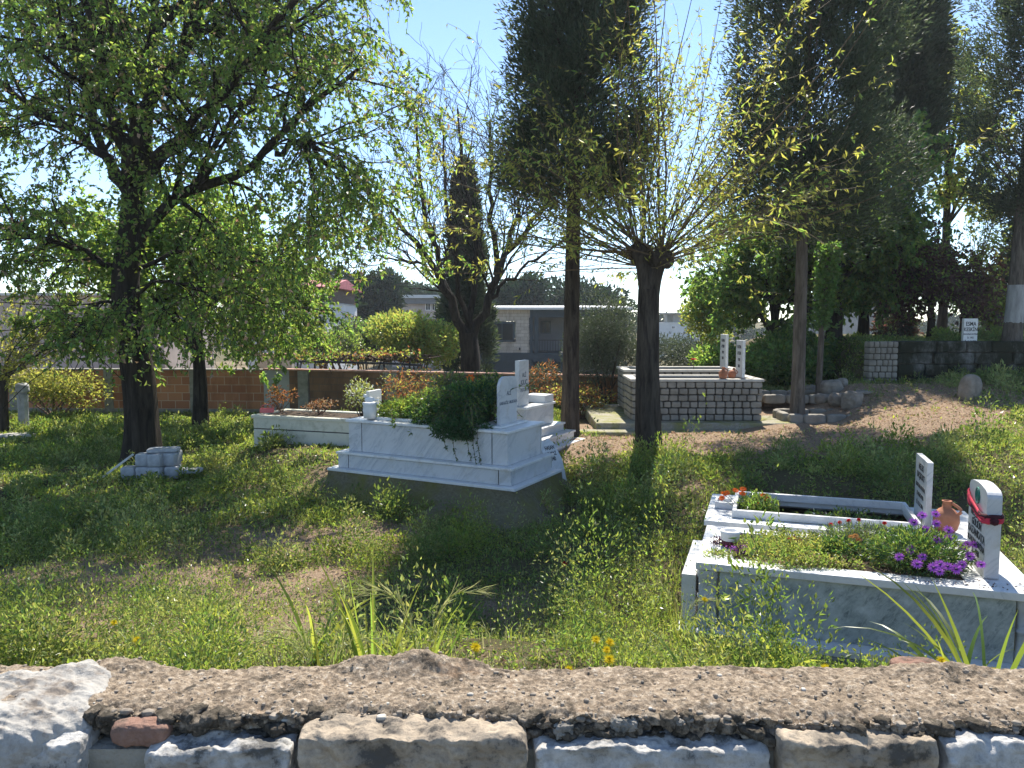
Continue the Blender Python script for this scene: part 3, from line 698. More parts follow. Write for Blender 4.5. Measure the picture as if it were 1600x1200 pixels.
# ------------------------------------------------------------------ block pile, pillar and slabs on the left
def block_pile():
    b0 = gp(238, 748); labs = ['top front granite block of the pile', 'leftmost single block of the pile', 'lower block in the left column of the pile', 'upper block in the left column of the pile', 'lower middle block of the pile',
        'lower right block of the pile', 'upper right block of the pile', 'flat slab lid topmost on the pile']
    X, Y, Z = b0; s = .20; Z += .04
    pos = [(-.32, 0, 0), (-.12, .02, 0), (-.12, .03, 1), (.08, -.02, 0), (.08, -.01, 1), (.28, .05, 0), (.26, .06, 1), (-.02, .25, 0), (.18, .27, 0), (.0, .26, 1), (.2, .27, 1)]
    L = ['granite block standing alone at the left end of the pile', 'bottom block of the second column from the left in the pile', 'top block of the second column from the left in the pile',
         'bottom middle granite block of the pile', 'top middle granite block of the pile', 'bottom right granite block of the pile', 'top right granite block of the pile',
         'bottom back block hidden behind the left of the pile', 'bottom back block behind the right of the pile', 'top back block behind the left of the pile', 'top back block behind the right of the pile']
    for i, ((dx, dy, k), lab) in enumerate(zip(pos, L)):
        o = obj('granite_block', MB().add(*rock((0, 0, 0), (s, s, s*.93), 60+i, 8, 7, .05, 2)), M['granite'], None, True, loc=(X+dx, Y+dy, Z+.05+k*s*.93)); o.rotation_euler.z = U(-.15, .15)
        tag(o, lab, 'block', 'granite blocks piled by the elm trunk')
    o = obj('stone_slab', MB().add(*rock((0, 0, 0), (.44, .3, .055), 90, 8, 6, .05)), M['granite'], None, True, loc=(X+.12, Y+.14, Z+.05+s*1.4+.028)); tag(o, 'flat grey stone slab lying on top of the block pile', 'slab'); o.rotation_euler = (.0, .0, .25)
    o = obj('stone_slab', MB().add(*rock((0, 0, 0), (.34, .26, .06), 91, 8, 6, .05)), M['granite'], None, True, loc=(X+.50, Y+.1, Z+.06)); tag(o, 'flat grey slab on the grass right of the block pile', 'slab')
    a = MB().box(-.33, .33, -.04, .04, -.015, .015); o = obj('marble_strip', a, M['marble'], None, bevel=.003, loc=(X-.52, Y-.02, Z+.12)); o.rotation_euler = (.2, -.62, -.1); tag(o, 'narrow white marble strip leaning on the block pile', 'strip')
    foot(X, Y, 0, -.35, .35, -.05, .35)
block_pile()
def pillar():
    p = gp(38, 672); t = thing('ottoman_gravestone', 'weathered grey gravestone pillar with a rounded turban top', 'gravestone', p)
    mb = MB(); mb.lathe([(.10, -.1), (.098, .2), (.105, .62), (.112, .74)], n=8); obj('shaft', mb, M['granite'], t)
    mb = MB(); mb.lathe([(.085, .74), (.08, .78), (.125, .80), (.135, .84), (.13, .88), (.128, .90), (.133, .91), (.12, .95), (.08, .985), (0, 1.0)], n=20); obj('turban', mb, M['granite'], t, True)
    t = tag(obj('stone_slab', MB().add(*rock((0, 0, 0), (.95, .5, .08), 8, 10, 6, .05)), M['coping'], None, True, loc=(p[0]+.25, p[1]-.0, p[2]+.01)), 'flat pale slab at the foot of the turbaned gravestone', 'slab'); t.rotation_euler.z = .1
    q = gp(15, 684); o = tag(obj('stone_slab', MB().add(*rock((0, 0, 0), (.9, .45, .1), 9, 10, 6, .06)), M['coping'], None, True, loc=(q[0], q[1], q[2]+.02)), 'low grey slab in the grass at the left edge', 'slab'); o.rotation_euler.z = .5
pillar()

# ------------------------------------------------------------------ brick wall and buildings
def seg_wall(name, a, b, base, top, th, m, parent):
    d = np.array(b)-np.array(a); L = float(np.hypot(*d)); r = math.atan2(d[1], d[0])
    mb = MB().box(0, L, 0, th, base, top); o = obj(name, mb, m, parent); o.location = (a[0], a[1], 0); o.rotation_euler.z = r; return o, L, r
def brick_wall():
    P0 = at(-120, 600, 19.3)[:2]; P1 = at(412, 600, 18.9)[:2]; P1b = at(452, 600, 18.8)[:2]; P2 = at(985, 600, 16.4)[:2]
    t = thing('brick_wall', 'long red hollow-brick boundary wall across the back of the cemetery', 'wall')
    seg_wall('brick_panel', P0, P1, .12, 1.16, .2, M['brick'], t)
    seg_wall('brick_panel', P1b, P2, .0, 1.16, .2, M['brick_old'], t)
    seg_wall('render_patch', P1, P1b, -.1, 1.17, .23, M['plaster_grey'], t)
    o, L, r = seg_wall('footing', P0-np.array([0, .05]), P1-np.array([0, .05]), -.3, .2, .3, M['concrete'], t)
    seg_wall('coping', P1-np.array([0, .03]), P2-np.array([0, .03]), 1.172, 1.21, .27, M['tile'], t)
    seg_wall('coping', P0-np.array([0, .03]), P1-np.array([0, .03]), 1.162, 1.19, .27, M['concrete'], t)
    for f in (.27, .55, .80):
        c = P0+(P1-P0)*f; q = MB().box(-.11, .11, -.03, .05, -.1, 1.158); obj('concrete_post', q, M['concrete'], t, loc=(c[0], c[1], 0))
    for f in (.05, .33, .62):
        c = P1b+(P2-P1b)*f; q = MB().box(-.14, .14, -.07, .05, -.1, 1.168); o = obj('concrete_post', q, M['concrete'], t, loc=(c[0], c[1], 0)); o.rotation_euler.z = -.3
brick_wall()
def window(par, x0, x1, z0, z1, y=0, fr=.06, fm='slate', bars=1):
    mb = MB(); mb.box(x0-fr, x1+fr, y-.05, y+.04, z1, z1+fr); mb.box(x0-fr, x1+fr, y-.07, y+.04, z0-fr, z0); mb.box(x0-fr, x0, y-.05, y+.04, z0, z1); mb.box(x1, x1+fr, y-.05, y+.04, z0, z1)
    for i in range(bars):
        c = x0+(x1-x0)*(i+1)/(bars+1); mb.box(c-.025, c+.025, y-.03, y+.03, z0, z1)
    f = obj('window', mb, M[fm], par); obj('pane', MB().box(x0, x1, y-.012, y+.012, z0, z1), M['glass'], f); return f
def house():
    Y = 46.0; a = at(742, 551, Y); b = at(828, 551, Y); c = at(975, 551, Y); zr = at(800, 484, Y)[2]; zf = at(800, 551, Y)[2]; zb = -2.3
    t = thing('stone_house', 'two-storey pale stone house with slate-blue balcony beyond the brick wall', 'house', (a[0], Y, 0), R(-1)); L1 = b[0]-a[0]; L2 = c[0]-a[0]
    def lx(px): return at(px, 550, Y)[0]-a[0]
    def lz(py): return at(800, py, Y)[2]
    obj('upper_wall', MB().box(-.6, lx(764)-.1, 0, 8, zf, zr).box(lx(764)-.1, lx(803)+.1, 0, 8, zf, lz(534)).box(lx(764)-.1, lx(803)+.1, 0, 8, lz(502), zr).box(lx(803)+.1, L1, 0, 8, zf, zr), M['stonehouse'], t)
    obj('lower_wall', MB().box(-.6, L1, .02, 8, zb, zf-.55), M['slate'], t)
    obj('floor_band', MB().box(-.65, L2, -.06, 8, zf-.55, zf), M['slate'], t)
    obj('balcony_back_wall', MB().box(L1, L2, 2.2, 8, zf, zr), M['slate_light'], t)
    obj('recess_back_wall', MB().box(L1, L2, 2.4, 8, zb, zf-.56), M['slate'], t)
    obj('eaves_beam', MB().box(L1, L2, -.05, .3, zr-.45, zr-.01), M['slate'], t)
    for px in (829, 838, 975): obj('balcony_post', MB().box(lx(px)-.12, lx(px)+.12, .0, .25, zf, zr-.45), M['slate'], t)
    for px in (829, 880, 975): obj('ground_post', MB().box(lx(px)-.15, lx(px)+.15, .0, .3, zb, zf-.55), M['slate'], t)
    mb = MB(); x = L1+.25; mb.box(L1, L2, .02, .06, zf+.72, zf+.78); mb.box(L1, L2, .02, .06, zf+.08, zf+.12)
    while x < L2: mb.box(x-.015, x+.015, .03, .05, zf+.12, zf+.72); x += .16
    obj('balcony_railing', mb, M['metal_dark'], t)
    obj('roof', MB().prism([(-.5, zr+.0), (8.4, zr+.25), (8.4, zr+.40), (-.5, zr+.14)], -1.0, L2+.5, 'x'), M['roof_white'], t)
    window(t, lx(768), lx(801), lz(531), lz(506), .0, .12)
    window(t, lx(848), lx(860), lz(520), lz(504), 2.2, .08)
    obj('wall_lamp', MB().box(lx(753)-.05, lx(753)+.05, -.1, 0, lz(547), lz(543)), M['metal_dark'], t); obj('wall_lamp', MB().box(lx(812)-.05, lx(812)+.05, -.1, 0, lz(547), lz(543)), M['metal_dark'], t)
    p = at(763, 560, 40); q = thing('lamp_post', 'thin dark post in front of the stone house', 'post', (p[0], 40, -2.2)); obj('shaft', MB().lathe([(.04, 0), (.035, 4.2)], n=8), M['metal_dark'], q); obj('cap', MB().lathe([(.0, 4.2), (.09, 4.2), (.09, 4.32), (0, 4.36)], n=8), M['metal_dark'], q)
house()
def block_house(name, lab, Y, x0, x1, yt, yb_, m, roofm, over=.4, wins=(), depth=8, roofh=.2, rot=0, parapet=None):
    a = at(x0, 500, Y); b = at(x1, 500, Y); zt = at(800, yt, Y)[2]; t = thing(name, lab, 'house', (a[0], Y, 0), rot); L = b[0]-a[0]
    obj('wall', MB().box(0, L, 0, depth, -3, zt), M[m], t)
    obj('roof', MB().box(-over, L+over, -over, depth+over, zt+.002, zt+roofh), M[roofm], t)
    for (p0, p1, q0, q1) in wins: window(t, at(p0, 500, Y)[0]-a[0], at(p1, 500, Y)[0]-a[0], at(800, q1, Y)[2], at(800, q0, Y)[2], -.01, .08, 'white_paint')
    return t, L, zt
t, L, zt = block_house('house', 'whitewashed house with red roof and open dark loft, left background', 36, 385, 511, 474, 560, 'plaster_white', 'plaster_grey', .05, [(430, 440, 500, 520)], 7, .06)
obj('loft', MB().box(.0, L, .5, 6.5, zt+.06, zt+.75), M['wood'], t); obj('red_roof', MB().prism([(-.5, zt+.76), (3.2, zt+1.25), (7.2, zt+.76)], -.4, L+.3, 'x'), M['roof_red'], t)
t, L, zt = block_house('house', 'low pale house with a flat overhanging roof far behind the yellow-green bushes', 75, 612, 700, 466, 520, 'plaster_pink', 'plaster_white', .8, [(619, 624, 486, 492), (666, 672, 474, 484), (676, 682, 474, 484)], 8, .3)
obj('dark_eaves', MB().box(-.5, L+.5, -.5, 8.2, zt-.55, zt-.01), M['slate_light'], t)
t, L, zt = block_house('house', 'white flat-roofed building with an open rooftop frame, far right of the middle trunk', 95, 1020, 1125, 505, 540, 'plaster_white', 'plaster_white', .1, [(1073, 1082, 512, 520), (1050, 1054, 510, 513)], 10, .1)
obj('roof_frame', MB().box(-1, L+.5, -.5, 8, zt+1.15, zt+1.28), M['plaster_grey'], t); obj('roof_room', MB().box(L*.33, L*.52, 1, 7, zt+.1, zt+1.15), M['plaster_grey'], t)
for f in (.0, .2, .75, 1): obj('frame_post', MB().box(L*f-.08, L*f+.08, 0, .16, zt+.1, zt+1.15), M['plaster_grey'], t)
block_house('house', 'grey gabled block half hidden by the broad-leaved trees left of the pier', 30, 1340, 1394, 458, 560, 'plaster_grey', 'plaster_grey', .02, [], 6, .05)
block_house('shed', 'weathered pale outbuilding behind the brick wall at the far left', 24, -60, 255, 462, 560, 'plaster_pink', 'roof_white', .15, [], 4, .08)
t, L, zt = block_house('outbuilding', 'low cream wall with clay coping just beyond the brick wall', 21, 400, 454, 556, 580, 'plaster', 'tile', .04, [], .3, .06)
def pergola():
    Y = 21.5; t = thing('pergola', 'low dark timber and pipe pergola carrying vines behind the brick wall', 'pergola')
    mb = MB()
    def pp(px, py, dy=0): return at(px, py, Y+dy)
    for dy in (0, 1.4):
        mb.tubes(np.array([pp(442, 564, dy), pp(520, 566, dy), pp(610, 568, dy), pp(660, 571, dy)]), np.full(4, .035), 6)
    for px in (444, 465, 492, 560, 600, 640): mb.tubes(np.array([pp(px, 565), pp(px, 600)]), np.full(2, .03), 6)
    for px in np.arange(450, 655, 18): mb.tubes(np.array([pp(px, 564), pp(px, 564, 1.4)]), np.full(2, .02), 5)
    obj('frame', mb, M['metal_dark'], t)
    mb = MB()
    for k in range(34):
        x = U(450, 640); n = 8; P = np.array([pp(x+i*U(4, 9), 562+4*sin(i+k)-U(0, 5), U(.0, 1.4)) for i in range(n)]); mb.tubes(P, np.linspace(.035, .01, n), 5)
    for px in (498, 506, 520, 530): P = np.array([pp(px, 600), pp(px+4, 580, .3), pp(px-6+U(0, 12), 566, .4)]); mb.tubes(P, np.array([.05, .04, .03]), 6)
    obj('vine_stems', mb, M['wood'], t)
    n = 1100; xx = U(445, 660, n); P = np.stack([at(x, y, Y+d) for x, y, d in zip(xx, 557+rng.normal(size=n)*5-6*vn(xx/14, 0*xx), U(0, 1.5, n))])
    mb = MB().leaves(P, rng.normal(size=(n, 3)), U(.06, .12, n), U(.05, .1, n), rng.integers(0, 3, n)); obj('vine_leaves', mb, [M['leaf_yel'], M['leaf_elm2'], M['dry']], t)
pergola()

# ------------------------------------------------------------------ trees
def nrm(a): return a/(np.linalg.norm(a, axis=-1, keepdims=True)+1e-9)
def children(P, Rr, n, t0, t1, length, ang, K=6, up=0.0, droop=0.0, wob=.12, rf=.5, rmin=.003, taper=.35, keep_out=None):
    """n child branches on every parent branch: returns P,R arrays"""
    N, Kp, _ = P.shape
    i = np.repeat(np.arange(N), n); t = rng.uniform(t0, t1, N*n)*(Kp-1); a = np.minimum(t.astype(int), Kp-2); f = (t-a)[:, None]
    b = P[i, a]*(1-f)+P[i, a+1]*f; T = nrm(P[i, a+1]-P[i, a]); r0 = (Rr[i, a]*(1-f[:, 0])+Rr[i, a+1]*f[:, 0])*rf
    q = nrm(np.cross(T, rng.normal(size=T.shape))); an = ang*rng.uniform(.6, 1.3, (N*n, 1)); D = nrm(T*np.cos(an)+q*np.sin(an)); D[:, 2] += up; D = nrm(D)
    L = rng.uniform(*length, N*n)[:, None]; out = [b]; p = b
    for k in range(K-1):
        D = nrm(D+rng.normal(size=D.shape)*wob+np.array([0, 0, -droop])); p = p+D*L/(K-1); out.append(p)
    R2 = np.maximum(r0[:, None]*np.linspace(1, taper, K)[None], rmin)
    return np.stack(out, 1), R2
def resample(pts, K=12):
    pts = np.asarray(pts, float); d = np.r_[0, np.cumsum(np.linalg.norm(np.diff(pts, axis=0), axis=1))]; t = np.linspace(0, d[-1], K)
    o = np.stack([np.interp(t, d, pts[:, j]) for j in range(3)], 1)
    for _ in range(2): o[1:-1] = .5*o[1:-1]+.25*(o[:-2]+o[2:])
    return o
def limb(px, Y0, Y1, r0, r1, K=14, wob=.04):
    P = resample([at(x, y, Y0+(Y1-Y0)*i/max(1, len(px)-1)) for i, (x, y) in enumerate(px)], K); P[1:-1] += rng.normal(size=(K-2, 3))*wob; return P, np.linspace(r0, r1, K)
def twig_leaves(mb, P, n, L, W, m, spread=.6, hang=.35, t0=.1):
    N, K, _ = P.shape; i = np.repeat(np.arange(N), n); t = rng.uniform(t0, 1, N*n)*(K-1); a = np.minimum(t.astype(int), K-2); f = (t-a)[:, None]
    b = P[i, a]*(1-f)+P[i, a+1]*f; T = nrm(P[i, a+1]-P[i, a]); D = nrm(T*.6+rng.normal(size=T.shape)*spread+np.array([0, 0, -hang]))
    k = len(b); mm = rng.choice(len(m), k, p=m) if not np.isscalar(m) else m
    mb.leaves(b, D, rng.uniform(*L, k), rng.uniform(*W, k), mm)
def tree(name, label, base, group=None, cat='tree'): return thing(name, label, cat, base, 0, group)
def bumpy_trunk(mb, P, Rr, n=22, m=0, amp=.12, flare=.5, seed=1):
    K = 60; d = np.linspace(0, 1, K); P = np.stack([np.interp(d, np.linspace(0, 1, len(P)), P[:, j]) for j in range(3)], 1); Rr = np.interp(d, np.linspace(0, 1, len(Rr)), Rr)
    L = np.linalg.norm(np.diff(P, axis=0), axis=1).sum()
    Rr = Rr*(1+flare*np.exp(-d*L/.25))
    t = np.arange(n)*2*pi/n; ca, sa = np.cos(t), np.sin(t)
    z = d[:, None]*L
    nz = 1+amp*fbm(ca[None]*2.2+seed, sa[None]*2.2, z*.9, 4, seed)+amp*.5*vn(ca[None]*6, sa[None]*6, z*1.2, seed+3)
    V = np.stack([P[:, 0:1]+Rr[:, None]*nz*ca, P[:, 1:2]+Rr[:, None]*nz*sa, np.repeat(P[:, 2:3], n, 1)], -1).reshape(-1, 3)
    F = [(i*n+j, i*n+(j+1) % n, (i+1)*n+(j+1) % n, (i+1)*n+j) for i in range(K-1) for j in range(n)]
    mb.add(V, F, m)

def elm_big():
    Y = 12.4; base = at(222, 730, Y); base[2] = g1(base[0], base[1])
    t = tree('elm_tree', 'large spreading leafy tree with a thick dark trunk behind the block pile', base)
    tr = [at(x, y, Y) for x, y in ((222, 735), (222, 680), (223, 620), (212, 560), (196, 500), (196, 440), (206, 360), (208, 300), (203, 250))]
    P = resample(tr, 20); R0 = np.interp(np.linspace(0, 1, 20), [0, .2, .4, .7, 1], [.27, .25, .24, .20, .13])
    mb = MB(); bumpy_trunk(mb, P, R0, 26, 0, .16, .35, 3)
    ls = [limb([(203, 252), (185, 200), (165, 160), (130, 105), (90, 50), (60, -60)], Y, Y-.8, .11, .03), limb([(204, 252), (225, 185), (262, 120), (300, 50), (330, -30), (340, -140)], Y, Y+.5, .13, .035),
          limb([(207, 320), (222, 250), (226, 170), (240, 80), (246, -40), (230, -160)], Y, Y+1.2, .10, .03), limb([(212, 400), (228, 335), (262, 306), (305, 300), (350, 282), (400, 258), (428, 240), (455, 205), (470, 165), (510, 130), (560, 108)], Y, Y-.6, .10, .03),
          limb([(430, 240), (465, 222), (492, 222), (515, 242), (542, 262)], Y-.3, Y-.9, .05, .02), limb([(203, 300), (150, 225), (80, 190), (0, 130), (-80, 70)], Y, Y+.8, .08, .03), limb([(196, 440), (150, 400), (90, 380), (20, 360), (-60, 350)], Y, Y-.5, .06, .02),
          limb([(300, 303), (330, 240), (350, 200), (400, 160), (430, 60), (470, -40)], Y, Y+1.0, .05, .02), limb([(206, 330), (190, 280), (150, 240), (130, 120), (150, 0), (160, -150)], Y, Y+2.4, .09, .03),
          limb([(206, 300), (240, 260), (300, 220), (360, 130), (400, 0), (430, -160)], Y, Y+2.6, .09, .03), limb([(200, 300), (220, 240), (200, 120), (120, 0), (60, -200)], Y, Y-2.4, .08, .03), limb([(206, 300), (240, 250), (330, 160), (430, 40), (520, -60)], Y, Y-2.2, .08, .03),
          limb([(210, 420), (260, 400), (320, 392), (380, 400), (420, 420)], Y, Y+.4, .04, .015), limb([(230, 80), (300, -40), (420, -120), (560, -160)], Y, Y+.5, .05, .02),
          limb([(196, 470), (240, 440), (290, 440), (340, 470)], Y, Y-.8, .03, .012, wob=.03), limb([(198, 480), (160, 470), (130, 500), (110, 530)], Y, Y-.5, .03, .012, wob=.03)]
    P1 = np.stack([a for a, b in ls]); R1 = np.stack([b for a, b in ls]); mb.tubes(P1, R1, 9)
    obj('trunk', mb, M['bark_dark'], t, True, off=base)
    P2, R2 = children(P1, R1, 15, .22, 1, (1.0, 2.0), .9, 7, .1, .03, .16, .5, .006)
    P3, R3 = children(P2, R2, 5, .15, 1, (.6, 1.1), .8, 6, 0, .12, .18, .6, .004)
    P4, R4 = children(P3, R3, 6, .1, 1, (.3, .75), .8, 5, 0, .25, .2, .7, .003)
    low = lambda Q: (Q.mean(1)[:, 2] > np.where(Q.mean(1)[:, 0] < -6.7, 2.75, 1.9))
    k3 = low(P3); P3, R3 = P3[k3], R3[k3]; k4 = low(P4); P4, R4 = P4[k4], R4[k4]
    b = MB(); b.tubes(P2, R2, 5); b.tubes(P3, R3, 4); b.tubes(P4, R4, 3); obj('branches', b, M['bark_dark'], t, True, off=base)
    k = rng.random(len(P4)) < .97
    lf = MB(); twig_leaves(lf, P4[k], 13, (.04, .105), (.028, .066), [.55, .37, .08]); twig_leaves(lf, P3, 6, (.05, .10), (.035, .06), [.6, .35, .05])
    obj('crown', lf, [M['leaf_elm'], M['leaf_elm2'], M['litter']], t, off=base)
    # young shoots and leaves hugging the trunk
    n = 900; s = rng.random(n); c = np.stack([np.interp(s, np.linspace(0, 1, 20), P[:, j]) for j in range(3)], 1); a = U(0, 2*pi, n); rr = np.interp(s, np.linspace(0, 1, 20), R0)+U(.02, .16, n)
    ok = (s > .28); c = c+np.stack([np.cos(a)*rr, np.sin(a)*rr, 0*a], 1)
    lf = MB().leaves(c[ok], rng.normal(size=(ok.sum(), 3))+np.array([0, 0, -.2]), U(.06, .11, ok.sum()), U(.04, .07, ok.sum()), rng.integers(0, 2, ok.sum())); tag(obj('trunk_shoots', lf, [M['leaf_elm'], M['leaf_elm2']], t, off=base), kind='stuff')
    return t
elm_big()
def generic(name, label, px, py, Y, h, rad, r0, mats, tw=(40, 5, 5), lf_n=8, L=(.06, .11), W=(.04, .07), fork=.35, bark='bark_dark', lean=0, mix_=None, limbs=9, spread=1.0, group=None, lo=.15, z0=None):
    base = at(px, py, Y); base[2] = g1(base[0], base[1]) if z0 is None else z0
    t = tree(name, label, base, group); top = base+np.array([lean, 0, h*fork]); P = resample([base+np.array([0, 0, -.2]), base+(top-base)*.5+np.array([.03, 0, 0]), top, top+np.array([lean*.5, 0, h*.25])], 16)
    mb = MB(); R0 = np.linspace(r0, r0*.45, 16); bumpy_trunk(mb, P, R0, 14, 0, .12, .3, int(px))
    ls = []
    for k in range(limbs):
        a = 2*pi*k/limbs+U(-.3, .3); el = U(lo, 1.25); d = np.array([cos(a)*cos(el), sin(a)*cos(el), sin(el)]); tip = top+d*np.array([rad, rad, h*(1-fork)])*U(.7, 1.0)*spread
        s0 = P[int(U(8, 15))]; midp = s0*.5+tip*.5+np.array([0, 0, .15]); ls.append(resample([s0, midp, tip], 8))
    P1 = np.stack(ls); R1 = np.linspace(r0*.35, r0*.1, 8)[None].repeat(limbs, 0); mb.tubes(P1, R1, 7); obj('trunk', mb, M[bark], t, True, off=base)
    n1 = max(2, tw[0]//limbs); P2, R2 = children(P1, R1, n1, .2, 1, (rad*.25, rad*.6), .9, 6, .05, .03, .15, .6, .005); P3, R3 = children(P2, R2, tw[1], .1, 1, (rad*.12, rad*.35), .9, 5, 0, .12, .2, .6, .003)
    P4, R4 = children(P3, R3, tw[2], .1, 1, (.15, .45), .9, 4, 0, .15, .2, .7, .0025)
    b = MB(); b.tubes(P2, R2, 4); b.tubes(P3, R3, 3)
    if lf_n == 0: b.tubes(P4, R4, 3)
    obj('branches', b, M[bark], t, True, off=base)
    lf = MB(); m = mix_ or [1/len(mats)]*len(mats)
    if lf_n: twig_leaves(lf, P4, lf_n, L, W, m); obj('crown', lf, [M[x] for x in mats], t, off=base)
    return t
generic('elm_tree', 'smaller leafy tree with a slim dark trunk just before the brick wall', 313, 662, 16.4, 5.4, 2.9, .17, ['leaf_elm', 'leaf_elm2'], (96, 6, 7), 10, L=(.08, .14), W=(.05, .09), fork=.36, mix_=[.65, .35], limbs=14)

def pollard(name, label, px, py, Y, knee, r0, n, L, leafn, mats, base_z=None, el=(0, 1.4), az=None, bark='bark_mid', leafsize=(.07, .13), twn=8, lw=(.018, .035), two=True, thick=.022, wob=.05):
    base = at(px, py, Y); base[2] = g1(base[0], base[1]) if base_z is None else base_z
    kp = at(*knee, Y); t = tree(name, label, base); P = resample([base-np.array([0, 0, .2]), base*.5+kp*.5+np.array([-.02, 0, 0]), kp], 16); mb = MB()
    bumpy_trunk(mb, P, np.linspace(r0, r0*.82, 16), 20, 0, .13, .3, int(px)); heads = [kp]
    if two:
        heads = [kp+np.array([-.13, .05, .5]), kp+np.array([.16, -.05, .42]), kp+np.array([0, .15, .3])]
        for h in heads: q = resample([kp-np.array([0, 0, .3]), kp*.6+h*.4, h], 8); mb.tubes(q, np.linspace(r0*.75, r0*.5, 8), 12)
    for h in heads: mb.add(*rock(h, (r0*1.7,)*3, int(px)+len(mb.V), 10, 2.2, .35, 2.5))
    obj('trunk', mb, M[bark], t, True, off=base)
    a = rng.uniform(0, 2*pi, n) if az is None else rng.uniform(*az, n); e = el[0]+(el[1]-el[0])*rng.random(n)**.8; D = np.stack([np.cos(a)*np.cos(e), np.sin(a)*np.cos(e), np.sin(e)], 1)
    st = np.array(heads)[rng.integers(0, len(heads), n)]+D*r0*.5; Ls = (rng.uniform(*L, n)*np.where(D[:, 1] < -.35, .62, 1))[:, None]; K = 9; out = [st]; p = st; d = D
    for k in range(K-1):
        d = nrm(d+rng.normal(size=d.shape)*wob+np.array([0, 0, .05])*(1-k*.22)); p = p+d*Ls/(K-1); out.append(p)
    P1 = np.stack(out, 1); th = thick*rng.uniform(.35, 1.0, n)*(Ls[:, 0]/L[1]); R1 = np.maximum(th[:, None]*np.linspace(1, .15, K)[None], .003)
    P2, R2 = children(P1, R1, twn, .2, 1, (.25, .9), .55, 5, .05, .0, .12, .4, .0025)
    b = MB(); b.tubes(P1, R1, 6); b.tubes(P2, R2, 3); obj('shoots', b, M['shoot'], t, True, off=base)
    lf = MB(); twig_leaves(lf, P2, leafn, leafsize, lw, [1/len(mats)]*len(mats), .55, .5); twig_leaves(lf, P1, leafn*2, leafsize, lw, [1/len(mats)]*len(mats), .7, .4, .05); obj('crown', lf, [M[x] for x in mats], t, off=base)
    return t
pollard('pollarded_tree', 'pollarded tree in the middle with many long straight shoots and yellow young leaves', 1013, 712, 10.6, (1014, 452), .17, 115, (2.2, 5.0), 8, ['leaf_yel', 'leaf_yel', 'leaf_elm2'], el=(-.12, 1.45), twn=10, leafsize=(.05, .12), lw=(.018, .038), wob=.075)
pollard('pollarded_tree', 'pale yellow-green pollarded tree cut by the left edge behind the turbaned gravestone', 2, 668, 15.5, (4, 590), .14, 80, (1.6, 3.4), 6, ['leaf_yel'], el=(-.35, 1.3), leafsize=(.06, .11), lw=(.03, .05), two=False, thick=.02)
pollard('pollarded_tree', 'small pollarded tree behind the white headstone above the retaining wall', 1512, 537, 17.5, (1514, 462), .17, 30, (1.4, 3.2), 5, ['leaf_yel', 'leaf_elm2'], base_z=1.93, el=(.2, 1.4), two=False, leafsize=(.06, .12), lw=(.03, .05), thick=.03)
def yew_sprays(mb, n, zf, z0, z1, rad, c, lump=.25, seed=0, L=(.05, .13), W=(.016, .036), inner=.5, fr=1.9):
    r_ = np.random.default_rng(seed); h = z1-z0; R0 = rad(np.array([.4]))[0]; nc = int(60*h*R0/1.0)
    u = r_.random(nc); z = z0+h*u; a = r_.uniform(0, 2*pi, nc); rr = rad(u)*(1-.75*r_.random(nc)**1.6)*(1+lump*.55*r_.normal(size=nc).clip(-1.2, 1.2))
    cx = c[0]+np.cos(a)*rr+zf(z)[0]; cy = c[1]+np.sin(a)*rr; sz = r_.uniform(.16, .36, nc)*(.6+.5*R0)
    k = r_.integers(0, nc, n); o = nrm(rng.normal(size=(n, 3)))*rng.random((n, 1))**.5; P = np.stack([cx[k], cy[k], z[k]], 1)+o*sz[k][:, None]*np.array([1, 1, 1.7]); out = np.stack([np.cos(a[k]), np.sin(a[k]), np.full(n, .8)], 1)
    mb.leaves(P, out*.7+o*.6+rng.normal(size=(n, 3))*.4, rng.uniform(*L, n), rng.uniform(*W, n))
def cypress(label, px, py, Y, h, bot, rad, r0, n, seed, bark='bark_mid', lean=0, base_z=None, lump=.45, prof=None, paint=None, group=None, trunk_px=None, dx=0.0, **kw):
    base = at(px, py, Y); base[2] = g1(base[0], base[1]) if base_z is None else base_z
    t = tree('cypress_tree', label, base, group); top = base+np.array([lean, 0, h]); P = resample([base-np.array([0, 0, .2]), base*.5+top*.5, top], 16); mb = MB(); bumpy_trunk(mb, P, np.linspace(r0, r0*.25, 16), 16, 0, .08, .35, seed)
    obj('trunk', mb, M[bark], t, True, off=base)
    zf = lambda z: (lean*(z-base[2])/h+dx, 0)
    pr = prof or (lambda u: rad*np.minimum(1, (u/.10+.25)**.6)*(1-u**3)**.8)
    lf = MB(); yew_sprays(lf, n, zf, base[2]+bot, base[2]+h, pr, base, lump, seed, **kw)
    # limbs poking out below and through the crown
    m = 36; zz = base[2]+bot+(h-bot)*rng.random(m)*.85; a = U(0, 2*pi, m); s = np.stack([base[0]+zf(zz)[0]*np.ones(m), np.full(m, base[1]), zz], 1); e = s+np.stack([np.cos(a), np.sin(a), np.full(m, .7)], 1)*rad*.9
    b = MB().tubes(np.stack([s, s*.5+e*.5-np.array([0, 0, .05]), e], 1), np.tile([.03, .02, .008], (m, 1)), 5); obj('limbs', b, M[bark], t, True, off=base)
    obj('crown', lf, M['leaf_cyp'], t, off=base)
    if paint:
        q = MB(); bumpy_trunk(q, P[:max(2, int(16*paint/h))+1], (np.linspace(r0, r0*.25, 16)*1.03)[:max(2, int(16*paint/h))+1], 16, 0, .08, .0, seed); obj('limewash', q, M['limewash'], t, True, off=base)
    return t
def prof_mid(u): return 1.12*np.minimum(1, (u/.06+.35)**.6)*(1-.25*u)*(1-u**6)
cypress('tall dark cypress with a bare trunk left of the middle pollarded tree', 890, 682, 12.2, 9.2, 3.8, 1.1, .15, 90000, 11, prof=prof_mid, lean=.1)
